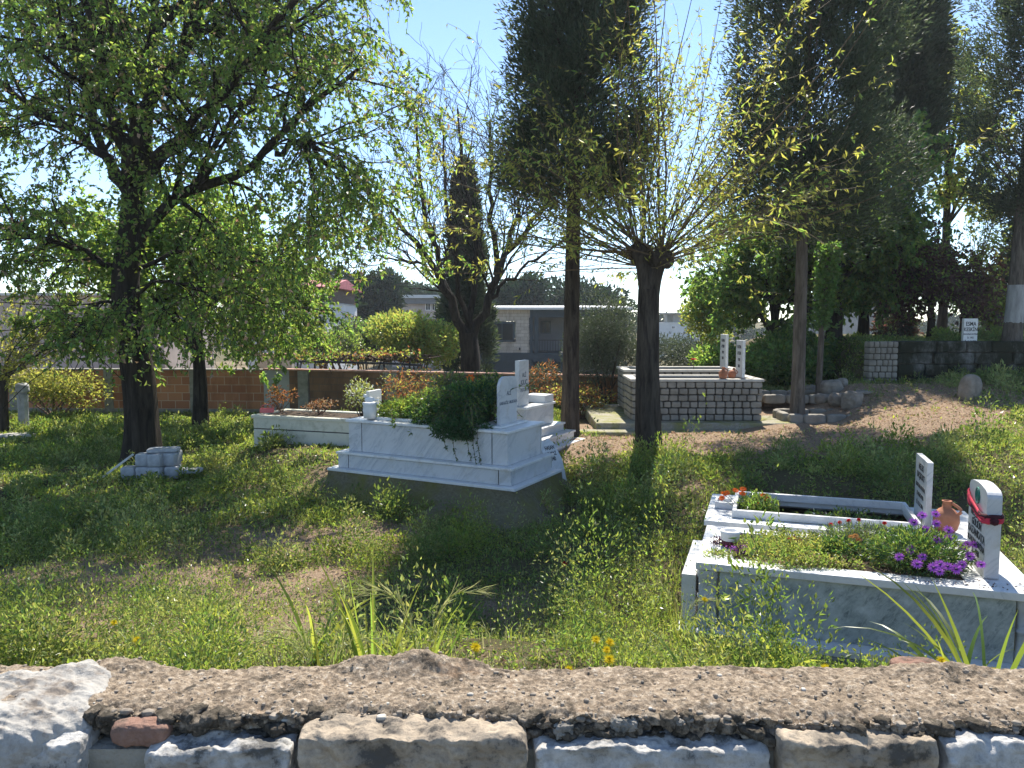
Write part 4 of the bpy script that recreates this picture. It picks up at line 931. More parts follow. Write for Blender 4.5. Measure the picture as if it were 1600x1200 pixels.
cypress('broad dark cypress whose pale bare trunk stands in the front kerbed grave', 1245, 662, 13.2, 8.3, 3.3, 1.35, .125, 90000, 12, 'bark_grey', prof=lambda u: 1.4*np.minimum(1, (u/.08+.35)**.6)*(1-.2*u)*(1-u**6))
cypress('dark cypress rising behind the broad-leaved trees, right of the broad cypress', 1393, 560, 20, 9.6, 4.1, 1.0, .15, 60000, 13, prof=lambda u: 1.1*np.minimum(1, (u/.12+.3)**.6)*(1-.3*u)*(1-u**6), L=(.12, .24), W=(.03, .055))
cypress('blue-dark cypress with limewashed trunk at the right edge above the retaining wall', 1580, 537, 15.3, 10.0, 2.6, 1.15, .17, 80000, 14, 'bark_grey', base_z=1.93, lean=.35, lump=.55, paint=1.35, prof=lambda u: 1.15*np.minimum(1, (u/.2+.3)**.7)*(1-.3*u)*(1-u**6), inner=.75, dx=.1)
cypress('narrow pointed cypress standing behind the fork of the bare tree', 728, 560, 27, 8.6, 1.2, .95, .2, 26000, 15, base_z=-1.0, lump=.25, prof=lambda u: .95*np.minimum(1, (u/.15+.4)**.6)*(1-u)**.75+.05, L=(.14, .3), W=(.04, .08))
cypress('dark small cypress-like evergreen at the right edge behind the limewashed trunk', 1604, 540, 19, 3.4, .1, .75, .1, 9000, 16, base_z=1.93, L=(.12, .24), W=(.04, .07))
# thin pole-like trunk with ivy top
def thin_trunk():
    p = at(1278, 632, 14.2); base = np.array([p[0], p[1], g1(p[0], p[1])]); t = tree('slender_tree', 'slender pale trunk with ivy on its upper part, right of the pale cypress trunk', base)
    top = at(1296, 380, 14.4); P = resample([base, base*.5+top*.5+np.array([-.03, 0, 0]), top], 12); mb = MB(); bumpy_trunk(mb, P, np.linspace(.055, .05, 12), 10, 0, .1, .2, 4); obj('trunk', mb, M['bark_grey'], t, True, off=base)
    n = 1500; s = U(.45, 1.0, n); c = np.stack([np.interp(s, np.linspace(0, 1, 12), P[:, j]) for j in range(3)], 1); a = U(0, 2*pi, n); r = (.06+.12*np.clip((s-.45)*3, 0, 1))*np.sqrt(rng.random(n))+.04
    obj('ivy', MB().leaves(c+np.stack([np.cos(a)*r, np.sin(a)*r, 0*a], 1), rng.normal(size=(n, 3)), U(.06, .1, n), U(.05, .08, n)), M['leaf_mul'], t, off=base)
thin_trunk()
generic('broadleaf_tree', 'dark-trunked broad-leaved tree behind the kerbed graves', 1300, 590, 17.4, 4.1, 2.4, .19, ['leaf_mul', 'leaf_elm2'], (80, 6, 6), 8, L=(.10, .17), W=(.06, .10), fork=.3, mix_=[.75, .25], limbs=13)
generic('broadleaf_tree', 'leafy green tree between the granite-block graves and the pale cypress trunk', 1208, 590, 18.5, 4.9, 2.2, .16, ['leaf_mul', 'leaf_elm2'], (70, 6, 6), 8, L=(.10, .17), W=(.06, .10), fork=.25, mix_=[.7, .3], limbs=12)
generic('broadleaf_tree', 'leafy tree in front of the grey block, left of the pier', 1345, 590, 18.6, 4.0, 1.6, .14, ['leaf_mul', 'leaf_elm2'], (50, 6, 5), 8, L=(.10, .17), W=(.06, .10), fork=.2, mix_=[.8, .2], limbs=10)
generic('poplar_tree', 'airy pale green tree rising between the two right cypresses', 1470, 537, 21, 8.6, 1.9, .14, ['leaf_elm2', 'leaf_yel'], (70, 5, 5), 6, L=(.09, .15), W=(.05, .09), fork=.35, limbs=12, bark='bark_mid', z0=1.9)
generic('plum_tree', 'purple-leaved plum tree above the retaining wall, left of its white headstone', 1452, 537, 17.6, 2.7, 1.35, .1, ['leaf_plum', 'leaf_elm2'], (60, 6, 6), 7, L=(.07, .12), W=(.045, .07), fork=.22, mix_=[.78, .22], limbs=12, z0=1.93)
def bare_tree():
    Y = 22; base = at(736, 590, Y); base[2] = -.2
    t = tree('bare_tree', 'leafless forked tree with a twiggy fan of branches behind the tall grave', base)
    mb = MB(); P = resample([base, at(735, 560, Y), at(732, 520, Y)], 12); bumpy_trunk(mb, P, np.linspace(.30, .27, 12), 16, 0, .22, .2, 8)
    ls = [limb(q, Y, Y+d, r, r*.3, 12, .05) for q, d, r in (([(730, 530), (712, 500), (705, 465), (688, 430), (668, 400), (640, 370), (610, 330)], -.5, .15), ([(738, 530), (755, 500), (765, 460), (775, 430), (795, 395), (830, 350), (862, 310)], .4, .14),
        ([(705, 465), (697, 440), (668, 360), (660, 300), (650, 230), (655, 160)], .3, .09), ([(775, 430), (778, 400), (765, 340), (770, 270), (765, 190)], -.3, .09), ([(730, 520), (738, 470), (745, 400), (735, 320), (720, 230), (715, 170)], 1, .10), ([(735, 515), (720, 470), (712, 400), (700, 330), (690, 240), (685, 180)], -1, .08),
        ([(760, 470), (790, 440), (840, 400), (885, 370)], .8, .06), ([(690, 430), (650, 410), (610, 400), (585, 400)], .5, .05), ([(765, 450), (800, 360), (820, 270), (830, 200)], .9, .08))]
    P1 = np.stack([a for a, b in ls]); R1 = np.stack([b for a, b in ls]); mb.tubes(P1, R1, 8); obj('trunk', mb, M['bark_dark'], t, True, off=base)
    P2, R2 = children(P1, R1, 9, .25, 1, (1.2, 2.6), .6, 8, .25, -.05, .12, .4, .010, .3); P3, R3 = children(P2, R2, 6, .1, 1, (.6, 1.5), .6, 6, .1, -.03, .16, .6, .006, .4); P4, R4 = children(P3, R3, 3, .1, 1, (.3, .8), .6, 5, 0, .02, .18, .7, .005)
    b = MB(); b.tubes(P2, R2, 5); b.tubes(P3, R3, 4); b.tubes(P4, R4, 3); obj('branches', b, M['bark_dark'], t, True, off=base)
    lf = MB(); twig_leaves(lf, P4[::9], 1, (.08, .13), (.05, .08), 0); tag(obj('buds', lf, M['leaf_yel'], t, off=base), kind='stuff')
bare_tree()

# ------------------------------------------------------------------ bushes
def cloud(mb, c, r, n, L, W, m=0, seed=0, f=2.0, hollow=.25, up=.2, th=-.15, flat=.0):
    c = np.asarray(c, float); r = np.asarray(r, float)
    D = nrm(rng.normal(size=(n, 3))); rad = rng.random(n)**(.45); P = D*rad[:, None]
    if flat: P[:, 2] = np.maximum(P[:, 2], -flat)
    W0 = c+P*r; k = fbm(W0[:, 0]*f/np.mean(r), W0[:, 1]*f/np.mean(r), W0[:, 2]*f/np.mean(r), 3, seed) > th+.45*(rad-.75)
    W0 = W0[k]; D = D[k]+rng.normal(size=(k.sum(), 3))*.8+np.array([0, 0, up]); mm = rng.choice(len(m), len(W0), p=m) if not np.isscalar(m) else m
    mb.leaves(W0, D, rng.uniform(*L, len(W0)), rng.uniform(*W, len(W0)), mm)
def shrub(name, label, px, py, Y, rx, rz, n, mats, L, W, lobes=5, cat='bush', stems=9, sm='bark_mid', bz=None, ry=None, group=None, m=None, f=3.0, th=-.12):
    base = at(px, py, Y); zc = base[2]; base[2] = g1(base[0], base[1]) if bz is None else bz; t = thing(name, label, cat, base, 0, group)
    c = np.array([base[0], base[1], zc]); ry = ry or rx; lf = MB(); s = MB(); seeds = int(px)
    for k in range(lobes):
        a = 2*pi*k/lobes+U(-.4, .4); o = np.array([cos(a)*rx*.45, sin(a)*ry*.45, U(-.35, .4)*rz]) if lobes > 1 else np.zeros(3)
        cloud(lf, c+o, (rx*.65, ry*.65, rz*U(.55, .7)) if lobes > 1 else (rx, ry, rz), n//lobes, L, W, m or [1/len(mats)]*len(mats), seeds+k, f, th=th)
    for k in range(stems):
        e = c+nrm(rng.normal(size=3))*np.array([rx, ry, rz])*.75; e[2] = max(e[2], base[2]+.1); p0 = base+np.array([U(-.08, .08)*rx, U(-.08, .08)*rx, -.05]); P = resample([p0, p0*.5+e*.5+np.array([0, 0, .1*rz]), e], 7); s.tubes(P, np.linspace(.03, .006, 7)*max(.35, min(1, rx)), 5)
    obj('stems', s, M[sm], t, True, off=base); obj('foliage', lf, [M[x] for x in mats], t, off=base); return t
shrub('olive_bush', 'big grey-green olive bush between the cypress trunk and the pollarded trunk', 948, 535, 16.4, 1.0, 1.15, 26000, ['leaf_olive', 'leaf_cyp'], (.05, .09), (.014, .024), 7, m=[.75, .25], f=2.5)
shrub('olive_bush', 'silver-grey bushes behind the granite-block graves', 1085, 560, 23, 1.7, .75, 14000, ['leaf_olive'], (.07, .12), (.025, .04), 6)
shrub('yellow_bush', 'yellow-green bush below the white flat-roofed building', 1112, 500, 21, .8, 1.0, 7000, ['leaf_elm2', 'leaf_yel'], (.08, .13), (.04, .07), 5)
shrub('sapling_bush', 'bright yellow-green sapling thicket behind the tall grave', 650, 530, 24, 1.45, 1.05, 16000, ['leaf_yel', 'leaf_elm2'], (.09, .15), (.05, .08), 7, m=[.5, .5])
shrub('olive_bush', 'grey-green rounded bush left of the yellow-green thicket', 575, 515, 27, 1.3, 1.0, 12000, ['leaf_olive', 'leaf_elm'], (.09, .15), (.03, .05), 6)
shrub('sapling_bush', 'green shrub in front of the whitewashed house', 452, 525, 24.5, .85, .75, 9000, ['leaf_elm2', 'leaf_elm'], (.09, .14), (.03, .05), 5)
shrub('sapling_bush', 'loose pale sapling between the pergola and the grey-green bush', 520, 540, 25, 1.0, .7, 7000, ['leaf_elm2', 'leaf_olive'], (.08, .13), (.03, .05), 5)
shrub('climber', 'tangle of reddish and yellow climber over the brick wall at the far left', 85, 600, 18.3, 1.35, .7, 7000, ['leaf_yel', 'leaf_weed'], (.05, .10), (.03, .055), 7, m=[.8, .2], ry=.5, th=.0, sm='twig_brown')
shrub('dry_shrub', 'rusty dry shrub with twiggy stems behind the left of the tall grave', 640, 610, 14.0, .62, .48, 2600, ['dry', 'leaf_olive', 'leaf_yel'], (.05, .08), (.02, .035), 5, m=[.5, .3, .2], sm='twig_brown', stems=22, th=.05)
shrub('dry_shrub', 'brown-tipped dry shrub behind the tall narrow headstone', 838, 597, 13.6, .42, .42, 2200, ['dry', 'leaf_olive'], (.05, .08), (.02, .035), 4, m=[.45, .55], sm='twig_brown', stems=18, th=.05)
shrub('dry_shrub', 'low dry reddish bushes along the brick wall right of the tall headstone', 905, 625, 15, .75, .35, 3200, ['dry', 'leaf_yel', 'leaf_olive'], (.05, .08), (.02, .035), 5, m=[.4, .35, .25], sm='twig_brown', stems=16, th=0)
shrub('dry_shrub', 'small orange-leaved dry shrub on the cream grave', 438, 622, 13.1, .26, .26, 420, ['dry'], (.04, .07), (.025, .04), 3, sm='twig_brown', stems=14, bz=.84, th=.0)
shrub('dry_shrub', 'withered pinkish stems on the middle of the cream grave', 498, 632, 12.8, .3, .12, 300, ['dry', 'litter'], (.03, .06), (.02, .03), 3, sm='twig_brown', stems=12, bz=.84)
shrub('silver_plant', 'silvery pale-leaved plant beside the headstone of the cream grave', 565, 613, 12.4, .3, .36, 1300, ['leaf_weed2', 'whitep'], (.04, .07), (.02, .03), 4, m=[.8, .2], bz=.84, th=.05)
shrub('purple_bush', 'purple-brown bush above the retaining wall at the pier', 1400, 505, 18.8, .55, .6, 4500, ['leaf_plum', 'leaf_olive'], (.07, .11), (.04, .06), 4, bz=1.93)
shrub('sapling_bush', 'bright leafy bush between the white headstone and the limewashed trunk', 1556, 490, 18, .5, .75, 4500, ['leaf_elm2', 'leaf_plum', 'leaf_yel'], (.07, .11), (.04, .06), 5, bz=1.93)
shrub('sapling_bush', 'little green bush on top of the retaining wall before the plum tree', 1472, 528, 16.2, .3, .22, 1200, ['leaf_elm2'], (.05, .08), (.035, .055), 3, bz=1.93)
shrub('laurel_bush', 'dark dense bush in the shade behind the right of the granite-block graves', 1230, 560, 16.6, .9, .6, 8000, ['leaf_mul', 'leaf_elm'], (.08, .13), (.05, .08), 5)
shrub('laurel_bush', 'dark low bush in the shade below the pier-side tree', 1325, 562, 17, .7, .5, 6000, ['leaf_mul', 'leaf_elm'], (.08, .13), (.05, .08), 5)
shrub('laurel_bush', 'low shaded bush behind the left coping of the rear block grave', 1150, 565, 18, 1.0, .6, 7000, ['leaf_mul', 'leaf_elm2'], (.08, .13), (.05, .08), 5)
def far_tree(label, px, py, Y, rx, rz, n, f=2.2): return shrub('pine_tree', label, px, py, Y, rx, rz, n, ['leaf_pine'], (.35, .7), (.12, .25), 7, 'tree', 5, 'bark_dark', -2.2, f=f)
far_tree('round dark pines left of the low pale house', 582, 468, 58, 2.6, 2.2, 9000)
far_tree('dark pine crown just above the roof of the low pale house', 652, 459, 88, 3.4, 1.2, 5000)
far_tree('dark conical pine above the roof of the stone house', 815, 470, 60, 1.9, 2.2, 6000)
far_tree('brownish trees behind the right half of the stone house', 910, 475, 64, 4.2, 2.4, 9000)
far_tree('dark trees behind the whitewashed house', 500, 470, 55, 3.4, 2.6, 9000)
far_tree('dark pine between the stone house and the narrow cypress', 772, 482, 70, 2.0, 1.2, 4000)
def wood(label, x0, x1, Y, zt, n):
    a = at(x0, 500, Y)[0]; b = at(x1, 500, Y)[0]; X = U(a, b, n); hh = (zt+2.2)*(.55+.45*fbm(X*.15, X*0, 0, 3, 8)+.2); z = -2.2+hh*np.sqrt(rng.random(n)); y = Y+U(-4, 4, n)
    o = obj('far_wood', MB().leaves(np.stack([X, y, z], 1), rng.normal(size=(n, 3))+np.array([0, 0, .5]), U(.5, 1.2, n), U(.25, .6, n)), M['leaf_pine']); tag(o, label, 'wood', kind='stuff')
wood('far-off dark belt of trees closing the view', -700, 2300, 125, 3.2, 30000)

# ------------------------------------------------------------------ plants on the graves
def on(ox, oy, r, u, v, z): return np.array(loc(ox, oy, r, u, v, z))
def bedplant(name, label, o, c, rad, n, mats, L, W, m=None, cat='plant', stems=10, z0=None, th=-.1, f=3, group=None):
    base = c.copy(); base[2] = z0 if z0 is not None else c[2]-rad[2]; t = thing(name, label, cat, base, 0, group); lf = MB(); cloud(lf, c, rad, n, L, W, m or [1/len(mats)]*len(mats), int(n), f, th=th, flat=.7)
    s = MB()
    for k in range(stems):
        e = c+nrm(rng.normal(size=3))*np.array(rad)*.8; e[2] = max(e[2], base[2]+.02); p0 = base+np.array([U(-.3, .3)*rad[0], U(-.3, .3)*rad[1], -.01]); s.tubes(resample([p0, p0*.4+e*.6+np.array([0, 0, .02]), e], 6), np.linspace(.005, .002, 6), 4)
    obj('stems', s, M['shoot'], t, True, off=base); obj('leaves', lf, [M[x] for x in mats], t, off=base); return t, base
bedplant('climber', 'dark dense climber spilling over the side of the tall two-tier grave', None, on(CX, CY, CR, 1.60, .32, 1.34), (.46, .36, .30), 8500, ['leaf_dark', 'leaf_elm'], (.035, .07), (.015, .028), [.8, .2], z0=1.15, stems=25)
bedplant('climber', 'dark leafy mound left of the densest part of the climber on the tall grave', None, on(CX, CY, CR, 1.22, .24, 1.24), (.36, .30, .19), 4200, ['leaf_dark', 'leaf_elm', 'leaf_weed'], (.035, .07), (.015, .028), [.6, .2, .2], z0=1.15, stems=22)
bedplant('climber', 'tall loose top shoots of the dark climber beside the marble headstone', None, on(CX, CY, CR, 1.75, .5, 1.55), (.3, .26, .22), 2200, ['leaf_dark', 'leaf_elm2'], (.035, .07), (.015, .028), [.7, .3], z0=1.15, stems=22, th=.05)
bedplant('climber', 'trailing dark sprays hanging down the side panel of the tall grave', None, on(CX, CY, CR, 1.72, -.06, 1.12), (.38, .10, .14), 2600, ['leaf_dark'], (.035, .065), (.015, .026), None, z0=1.13)
def sprays(name, label, c, n, Lr, up, mats, lw):
    t = thing(name, label, 'plant', c-np.array([0, 0, .25])); base = np.array(t.location); st = c+rng.normal(size=(n, 3))*np.array([.2, .12, .06]); d = nrm(rng.normal(size=(n, 3))*np.array([1, 1, .4])+np.array([0, -.25, up])); p = st; out = [p]; L_ = U(Lr[0], Lr[1], n)[:, None]
    for k in range(7): d = nrm(d+np.array([0, 0, -.26])+rng.normal(size=(n, 3))*.08); p = p+d*L_/7; out.append(p)
    P = np.stack(out, 1); obj('stems', MB().tubes(P, np.full(P.shape[:2], .003), 4), M['shoot'], t, off=base); l = MB(); twig_leaves(l, P, 26, (.04, .07), lw, [1/len(mats)]*len(mats), .7, .1, .05); obj('leaves', l, [M[m] for m in mats], t, off=base)
sprays('climber', 'arching leafy sprays reaching out of the dark climber', on(CX, CY, CR, 1.55, .28, 1.42), 60, (.3, .62), .5, ['leaf_dark', 'leaf_elm'], (.014, .024))
sprays('bed_plant', 'arching green sprays between the bright bed and the dark climber', on(CX, CY, CR, .95, .35, 1.28), 36, (.2, .42), .5, ['leaf_elm', 'leaf_weed'], (.014, .024))
def trailing():
    t = thing('trailing_stems', 'loose leafy tendrils dangling lowest over the veined side panel', 'plant', on(CX, CY, CR, 1.7, -.08, 1.1)); b = MB(); l = MB(); base = np.array(t.location)
    for u, h in ((1.45, .2), (1.58, .3), (1.78, .3), (1.86, .42), (1.92, .36)):
        P = resample([on(CX, CY, CR, u, .0, 1.18), on(CX, CY, CR, u+.02, -.07, 1.06), on(CX, CY, CR, u+.05, -.06, 1.0-h*.5), on(CX, CY, CR, u+.08, -.055, 1.05-h)], 10); b.tubes(P, np.full(10, .003), 4); twig_leaves(l, P[None], 26, (.03, .05), (.013, .02), 0, .8, .3, .3)
    obj('stems', b, M['shoot'], t, off=base); obj('leaves', l, M['leaf_dark'], t, off=base)
trailing()
bedplant('bed_plant', 'bright green leafy plant filling the left of the tall grave bed', None, on(CX, CY, CR, .62, .44, 1.22), (.44, .30, .17), 4200, ['leaf_elm2', 'leaf_grass'], (.03, .06), (.015, .03), None, z0=1.15, stems=14)
bedplant('bed_plant', 'mid green mounded plant in the centre of the tall grave bed', None, on(CX, CY, CR, 1.05, .50, 1.30), (.42, .3, .24), 4200, ['leaf_weed', 'leaf_elm2'], (.03, .06), (.015, .03), None, z0=1.15, stems=14)
bedplant('bed_plant', 'olive-toned upright plant behind the bed of the tall grave', None, on(CX, CY, CR, 1.0, .86, 1.48), (.28, .2, .24), 1800, ['leaf_weed', 'leaf_olive'], (.05, .09), (.015, .025), None, z0=1.15, stems=12)
def strap_plant(name, label, base, n, L, W, mats='leaf_grass', spread=.5, droop=.5, cat='plant', K=9, group=None, heads=0, up=1.0, flower=None):
    base = np.asarray(base, float); t = thing(name, label, cat, base, 0, group); a = U(0, 2*pi, n); D = nrm(np.stack([np.cos(a)*spread*rng.random(n), np.sin(a)*spread*rng.random(n), np.full(n, up)], 1)); Ls = rng.uniform(*L, n)[:, None]
    p = base+np.stack([np.cos(a), np.sin(a), 0*a], 1)*U(0, .04, n)[:, None]; out = [p]; d = D; dr = droop*rng.uniform(.2, 1.3, n)[:, None]
    for k in range(K-1): d = nrm(d+np.stack([np.cos(a), np.sin(a), 0*a], 1)*dr*.13+np.array([0, 0, -.10])*dr*(k/3)); p = p+d*Ls/(K-1); out.append(p)
    P = np.stack(out, 1); u = np.linspace(0, 1, K); Wd = rng.uniform(*W, n)[:, None]*(np.minimum(1, u*3+.45)*(1-u**2.2)+.02)[None]; sd = nrm(np.cross(D+np.array([.01, 0, 0]), np.array([0, -1., 0])+rng.normal(size=(n, 3))*.35)); lf = MB().ribbons(P, Wd, sd, 0); obj('leaves', lf, M[mats], t, smooth=True, off=base)
    if heads:
        h = MB(); s = MB()
        for k in range(heads):
            aa = U(-.6, .6)+(0 if k % 2 else pi); Lh = U(.75, 1.0)*L[1]; q = resample([base, base+np.array([cos(aa)*.03, 0, Lh*.6]), base+np.array([cos(aa)*.12, U(-.03, .03), Lh]), base+np.array([cos(aa)*.24, 0, Lh*.97])], 12); s.tubes(q, np.linspace(.0025, .0012, 12), 4)
            m_ = 46; i = rng.integers(6, 12, m_); b0 = q[i]; T = nrm(q[np.minimum(i+1, 11)]-q[i-1]); h.leaves(b0, T+rng.normal(size=(m_, 3))*.28, U(.06, .12, m_), U(.002, .0045, m_))
        obj('seed_stalk', s, M['leaf_grass'], t, off=base); obj('seed_head', h, M['straw'], t, off=base)
    return t
strap_plant('lily_plant', 'spiky strap-leaved lily with one orange flower behind the climber', on(CX, CY, CR, 1.5, .8, 1.16), 40, (.35, .6), (.018, .03), 'leaf_weed', .6, .5)
def petals(mb, c, nrmv, n, L, W, m=0, lift=.25, jit=.08, rows=1):
    nv = nrm(np.asarray(nrmv, float)); a = np.cross(nv, [0.3, .2, .9]); a = nrm(a); b = np.cross(nv, a)
    for rw in range(rows):
        th = np.arange(n)*2*pi/n+rw*.4+rng.normal(size=n)*jit; D = np.cos(th)[:, None]*a+np.sin(th)[:, None]*b+nv*(lift+.45*rw); mb.leaves(np.repeat(np.asarray(c, float)[None], n, 0)+nv*.001*rw, D, L*(1-.22*rw), W, m, .1, Nn=np.repeat(nv[None], n, 0)*2)
def bloom(parent, base, c, nv, kind, s=1.0, name='flower', pb=None):
    """one flower head and its stalk as a part (flower > petals, centre)"""
    mb = MB()
    if kind == 'daisy': petals(mb, c, nv, 15, .030*s, .011*s, 0, .15); mb.add(*[(rock(c, (.016*s, .016*s, .012*s), 1, 4, 2.2, .05))[0], rock(c, (.016*s,)*3, 1, 4, 2.2, .05)[1]], 1); ms = [M['purple'], M['purple_dark']]
    elif kind == 'orange': petals(mb, c, nv, 16, .030*s, .011*s, 0, .3, rows=2); mb.add(*rock(c, (.018*s, .018*s, .012*s), 1, 4, 2.2, .05), 1); ms = [M['orange'], M['dry']]
    elif kind == 'apricot': petals(mb, c, nv, 14, .022*s, .011*s, 0, .3, rows=3); ms = [M['apricot']]
    elif kind == 'yellow': petals(mb, c, nv, 18, .019*s, .006*s, 0, .25, rows=4); ms = [M['yellow']]
    elif kind == 'red': petals(mb, c, nv, 6, .030*s, .036*s, 0, .9, rows=2); mb.add(*rock(c, (.012*s,)*3, 1, 4, 2.2, .05), 1); ms = [M['red'], M['soil']]
    elif kind == 'carnation': petals(mb, c, nv, 9, .014*s, .010*s, 0, .5, rows=3); ms = [M['red']]
    elif kind == 'lily': petals(mb, c, nv, 7, .08*s, .035*s, 0, .5, rows=2); ms = [M['orange']]
    f = obj(name, mb, ms, parent, off=base)
    if pb is not None:
        P = resample([pb, pb*.5+np.asarray(c)*.5+np.array([0, 0, .01]), np.asarray(c)], 6); obj('stalk', MB().tubes(P, np.full(6, .0018*s), 5), M['leaf_weed'], f, off=None if False else base)
    return f
cam_dir = lambda c: nrm(np.array([0, 0, CZ])-np.asarray(c))
for o in [x for x in C.objects if x.name.startswith('lily_plant')]:
    c = at(735, 592, 9.75); bloom(o, np.array(o.location), c, cam_dir(c)+np.array([0, 0, .5]), 'lily', .9, pb=np.array(o.location))
# grave A planting
def A(u, v, z): return on(AX, AY, AR, u, v, z)
bedplant('ground_cover', 'low yellow-green succulent mat covering the front half of the nearest grave bed', None, A(.72, .50, .655), (.50, .43, .085), 7500, ['leaf_elm2', 'leaf_weed2', 'leaf_yel'], (.014, .03), (.009, .018), [.35, .4, .25], z0=.625, th=-.4)
bedplant('ground_cover', 'brown-edged mat of succulent spilling onto the front slab of the nearest grave', None, A(.85, .20, .645), (.55, .12, .05), 2600, ['leaf_elm2', 'litter', 'leaf_weed2'], (.014, .028), (.009, .016), [.5, .25, .25], z0=.632, th=-.2)
bedplant('ground_cover', 'sparse succulent sprigs at the front left corner of the nearest grave', None, A(.16, .22, .645), (.15, .08, .03), 420, ['leaf_elm2', 'leaf_weed2'], (.014, .028), (.009, .016), None, z0=.632, th=-.2, stems=4)
bedplant('carnation_plant', 'grey-green spiky carnation cushion with red flowers at the back of the nearest grave', None, A(1.20, .76, .70), (.42, .24, .10), 5200, ['leaf_weed', 'leaf_olive'], (.03, .07), (.004, .008), None, z0=.625, th=-.3)
bedplant('bed_plant', 'dark leafy plant with small apricot flowers in the middle of the nearest grave', None, A(1.02, .45, .69), (.2, .16, .09), 1500, ['leaf_dark', 'leaf_weed'], (.02, .045), (.012, .024), None, z0=.625)
bedplant('daisy_plant', 'mounded plant covered in purple daisies beside the nearest headstone', None, A(1.52, .40, .73), (.36, .30, .17), 6500, ['leaf_weed', 'leaf_dark'], (.025, .055), (.007, .014), None, z0=.625, th=-.3, stems=26)
bedplant('violet_plant', 'small violet and purple flowering plant beside the white pot', None, A(.30, .33, .655), (.13, .08, .04), 700, ['purple', 'purple_dark', 'leaf_plum'], (.012, .022), (.008, .014), [.35, .35, .3], z0=.625, stems=5)
bedplant('red_plant', 'small maroon-leaved plant at the far side of the white pot', None, A(.13, .52, .655), (.06, .06, .04), 300, ['leaf_plum', 'purple_dark'], (.012, .02), (.008, .014), None, z0=.625, stems=3)
bedplant('red_plant', 'tiny crimson-leaved rosette within the succulent mat', None, A(.70, .52, .71), (.05, .05, .03), 200, ['leaf_plum', 'red'], (.012, .02), (.008, .014), [.8, .2], z0=.66, stems=3)
def find(lbl): return [o for o in C.objects if o.get('label') == lbl][0]
pl = find('mounded plant covered in purple daisies beside the nearest headstone'); pb = np.array(pl.location)
for (x, y, dv) in [(1441, 805, .0), (1462, 803, .0), (1463, 818, 0), (1428, 816, .1), (1446, 827, .05), (1482, 828, 0), (1464, 843, .0), (1481, 842, .0), (1424, 859, .0), (1405, 870, -.05), (1441, 870, -.1), (1433, 881, -.1), (1459, 887, -.18), (1468, 882, -.15), (1468, 893, -.2), (1481, 885, -.15), (1494, 889, -.15), (1503, 882, -.1), (1505, 855, 0), (1515, 869, -.05), (1511, 850, .05), (1522, 851, .02), (1533, 882, -.1)]:
    c = at(x, y, 5.22+dv+(900-y)*.004); c[2] = max(c[2], .66); c = c+cam_dir(c)*.12; bloom(pl, pb, c, cam_dir(c)*.8+np.array([U(-.35, .35), U(-.2, .2), .5]), 'daisy', U(1.15, 1.45), pb=c*.5+pb*.5+np.array([0, 0, -.02]))
pl = find('grey-green spiky carnation cushion with red flowers at the back of the nearest grave'); pb = np.array(pl.location)
for (x, y) in [(1298, 820), (1312, 817), (1326, 814), (1342, 813), (1382, 818), (1383, 830), (1354, 838), (1411, 832)]:
    c = at(x, y, 6.05); c[2] = max(c[2], .70); bloom(pl, pb, c, cam_dir(c)+np.array([0, 0, .8]), 'carnation', 1.6, pb=np.array([c[0], c[1], .66]))
pl = find('dark leafy plant with small apricot flowers in the middle of the nearest grave'); pb = np.array(pl.location)
for (x, y) in [(1330, 840), (1341, 844), (1329, 850), (1349, 854), (1337, 838)]:
    c = at(x, y, 5.66); bloom(pl, pb, c, cam_dir(c)+np.array([0, 0, .8]), 'apricot', 1.25, pb=np.array([c[0], c[1], .66]))
mg, mgb = bedplant('marigold_plant', 'clump of orange marigolds at the left end of the open planting bed', None, A(.42, 1.62, .70), (.18, .2, .12), 1500, ['leaf_weed', 'leaf_elm'], (.03, .06), (.010, .02), None, z0=.602, stems=14)
for (x, y) in [(1131, 772), (1136, 771), (1128, 779), (1161, 765), (1160, 772), (1181, 788), (1193, 775), (1197, 780), (1149, 767)]:
    c = at(x, y, 6.9); bloom(mg, mgb, c, cam_dir(c)*.6+np.array([U(-.4, .4), 0, .8]), 'orange', 1.25, pb=np.array([c[0]*.5+mgb[0]*.5, c[1]*.5+mgb[1]*.5, .65]))
bedplant('bed_plant', 'sparse dark weeds with white buds in the open planting bed', None, A(1.15, 1.66, .63), (.5, .3, .07), 1500, ['leaf_dark', 'leaf_weed', 'whitep'], (.02, .045), (.010, .018), [.6, .36, .04], z0=.602, th=0)
bedplant('sprig', 'little upright leafy sprig on the inner edge of the succulent mat', None, A(.62, .92, .69), (.07, .03, .05), 120, ['leaf_weed'], (.02, .03), (.010, .015), None, z0=.63, stems=6)
n = 60; pts = np.stack([loc(AX, AY, AR, u, v, .0) for u, v in zip(U(1.2, 2.1, n), U(.02, .2, n))]); pts[:, 2] = .633
tag(obj('dry_leaves', MB().leaves(pts, rng.normal(size=(n, 3))*np.array([1, 1, .15]), U(.012, .03, n), U(.006, .014, n)), M['twig_brown']), 'scattered crumbs of dry plant on the top slab of the nearest grave', 'litter', kind='stuff')
# flower on the block grave
c = at(1085, 517, 14.4); t = thing('grave_flower', 'lone red-topped flower standing on the rear block grave', 'flower', (c[0], c[1], 1.43)); mb = MB(); b0 = np.array([c[0], c[1], 1.43]); c = np.array([c[0], c[1], at(800, 562, 14.4)[2]])
petals(mb, c, (0, 0, 1), 9, .07, .05, 0, .15, rows=2); obj('flower', mb, M['red'], t, off=b0); obj('stem', MB().tubes(np.stack([b0, c]), np.full(2, .006), 5), M['shoot'], t, off=b0)

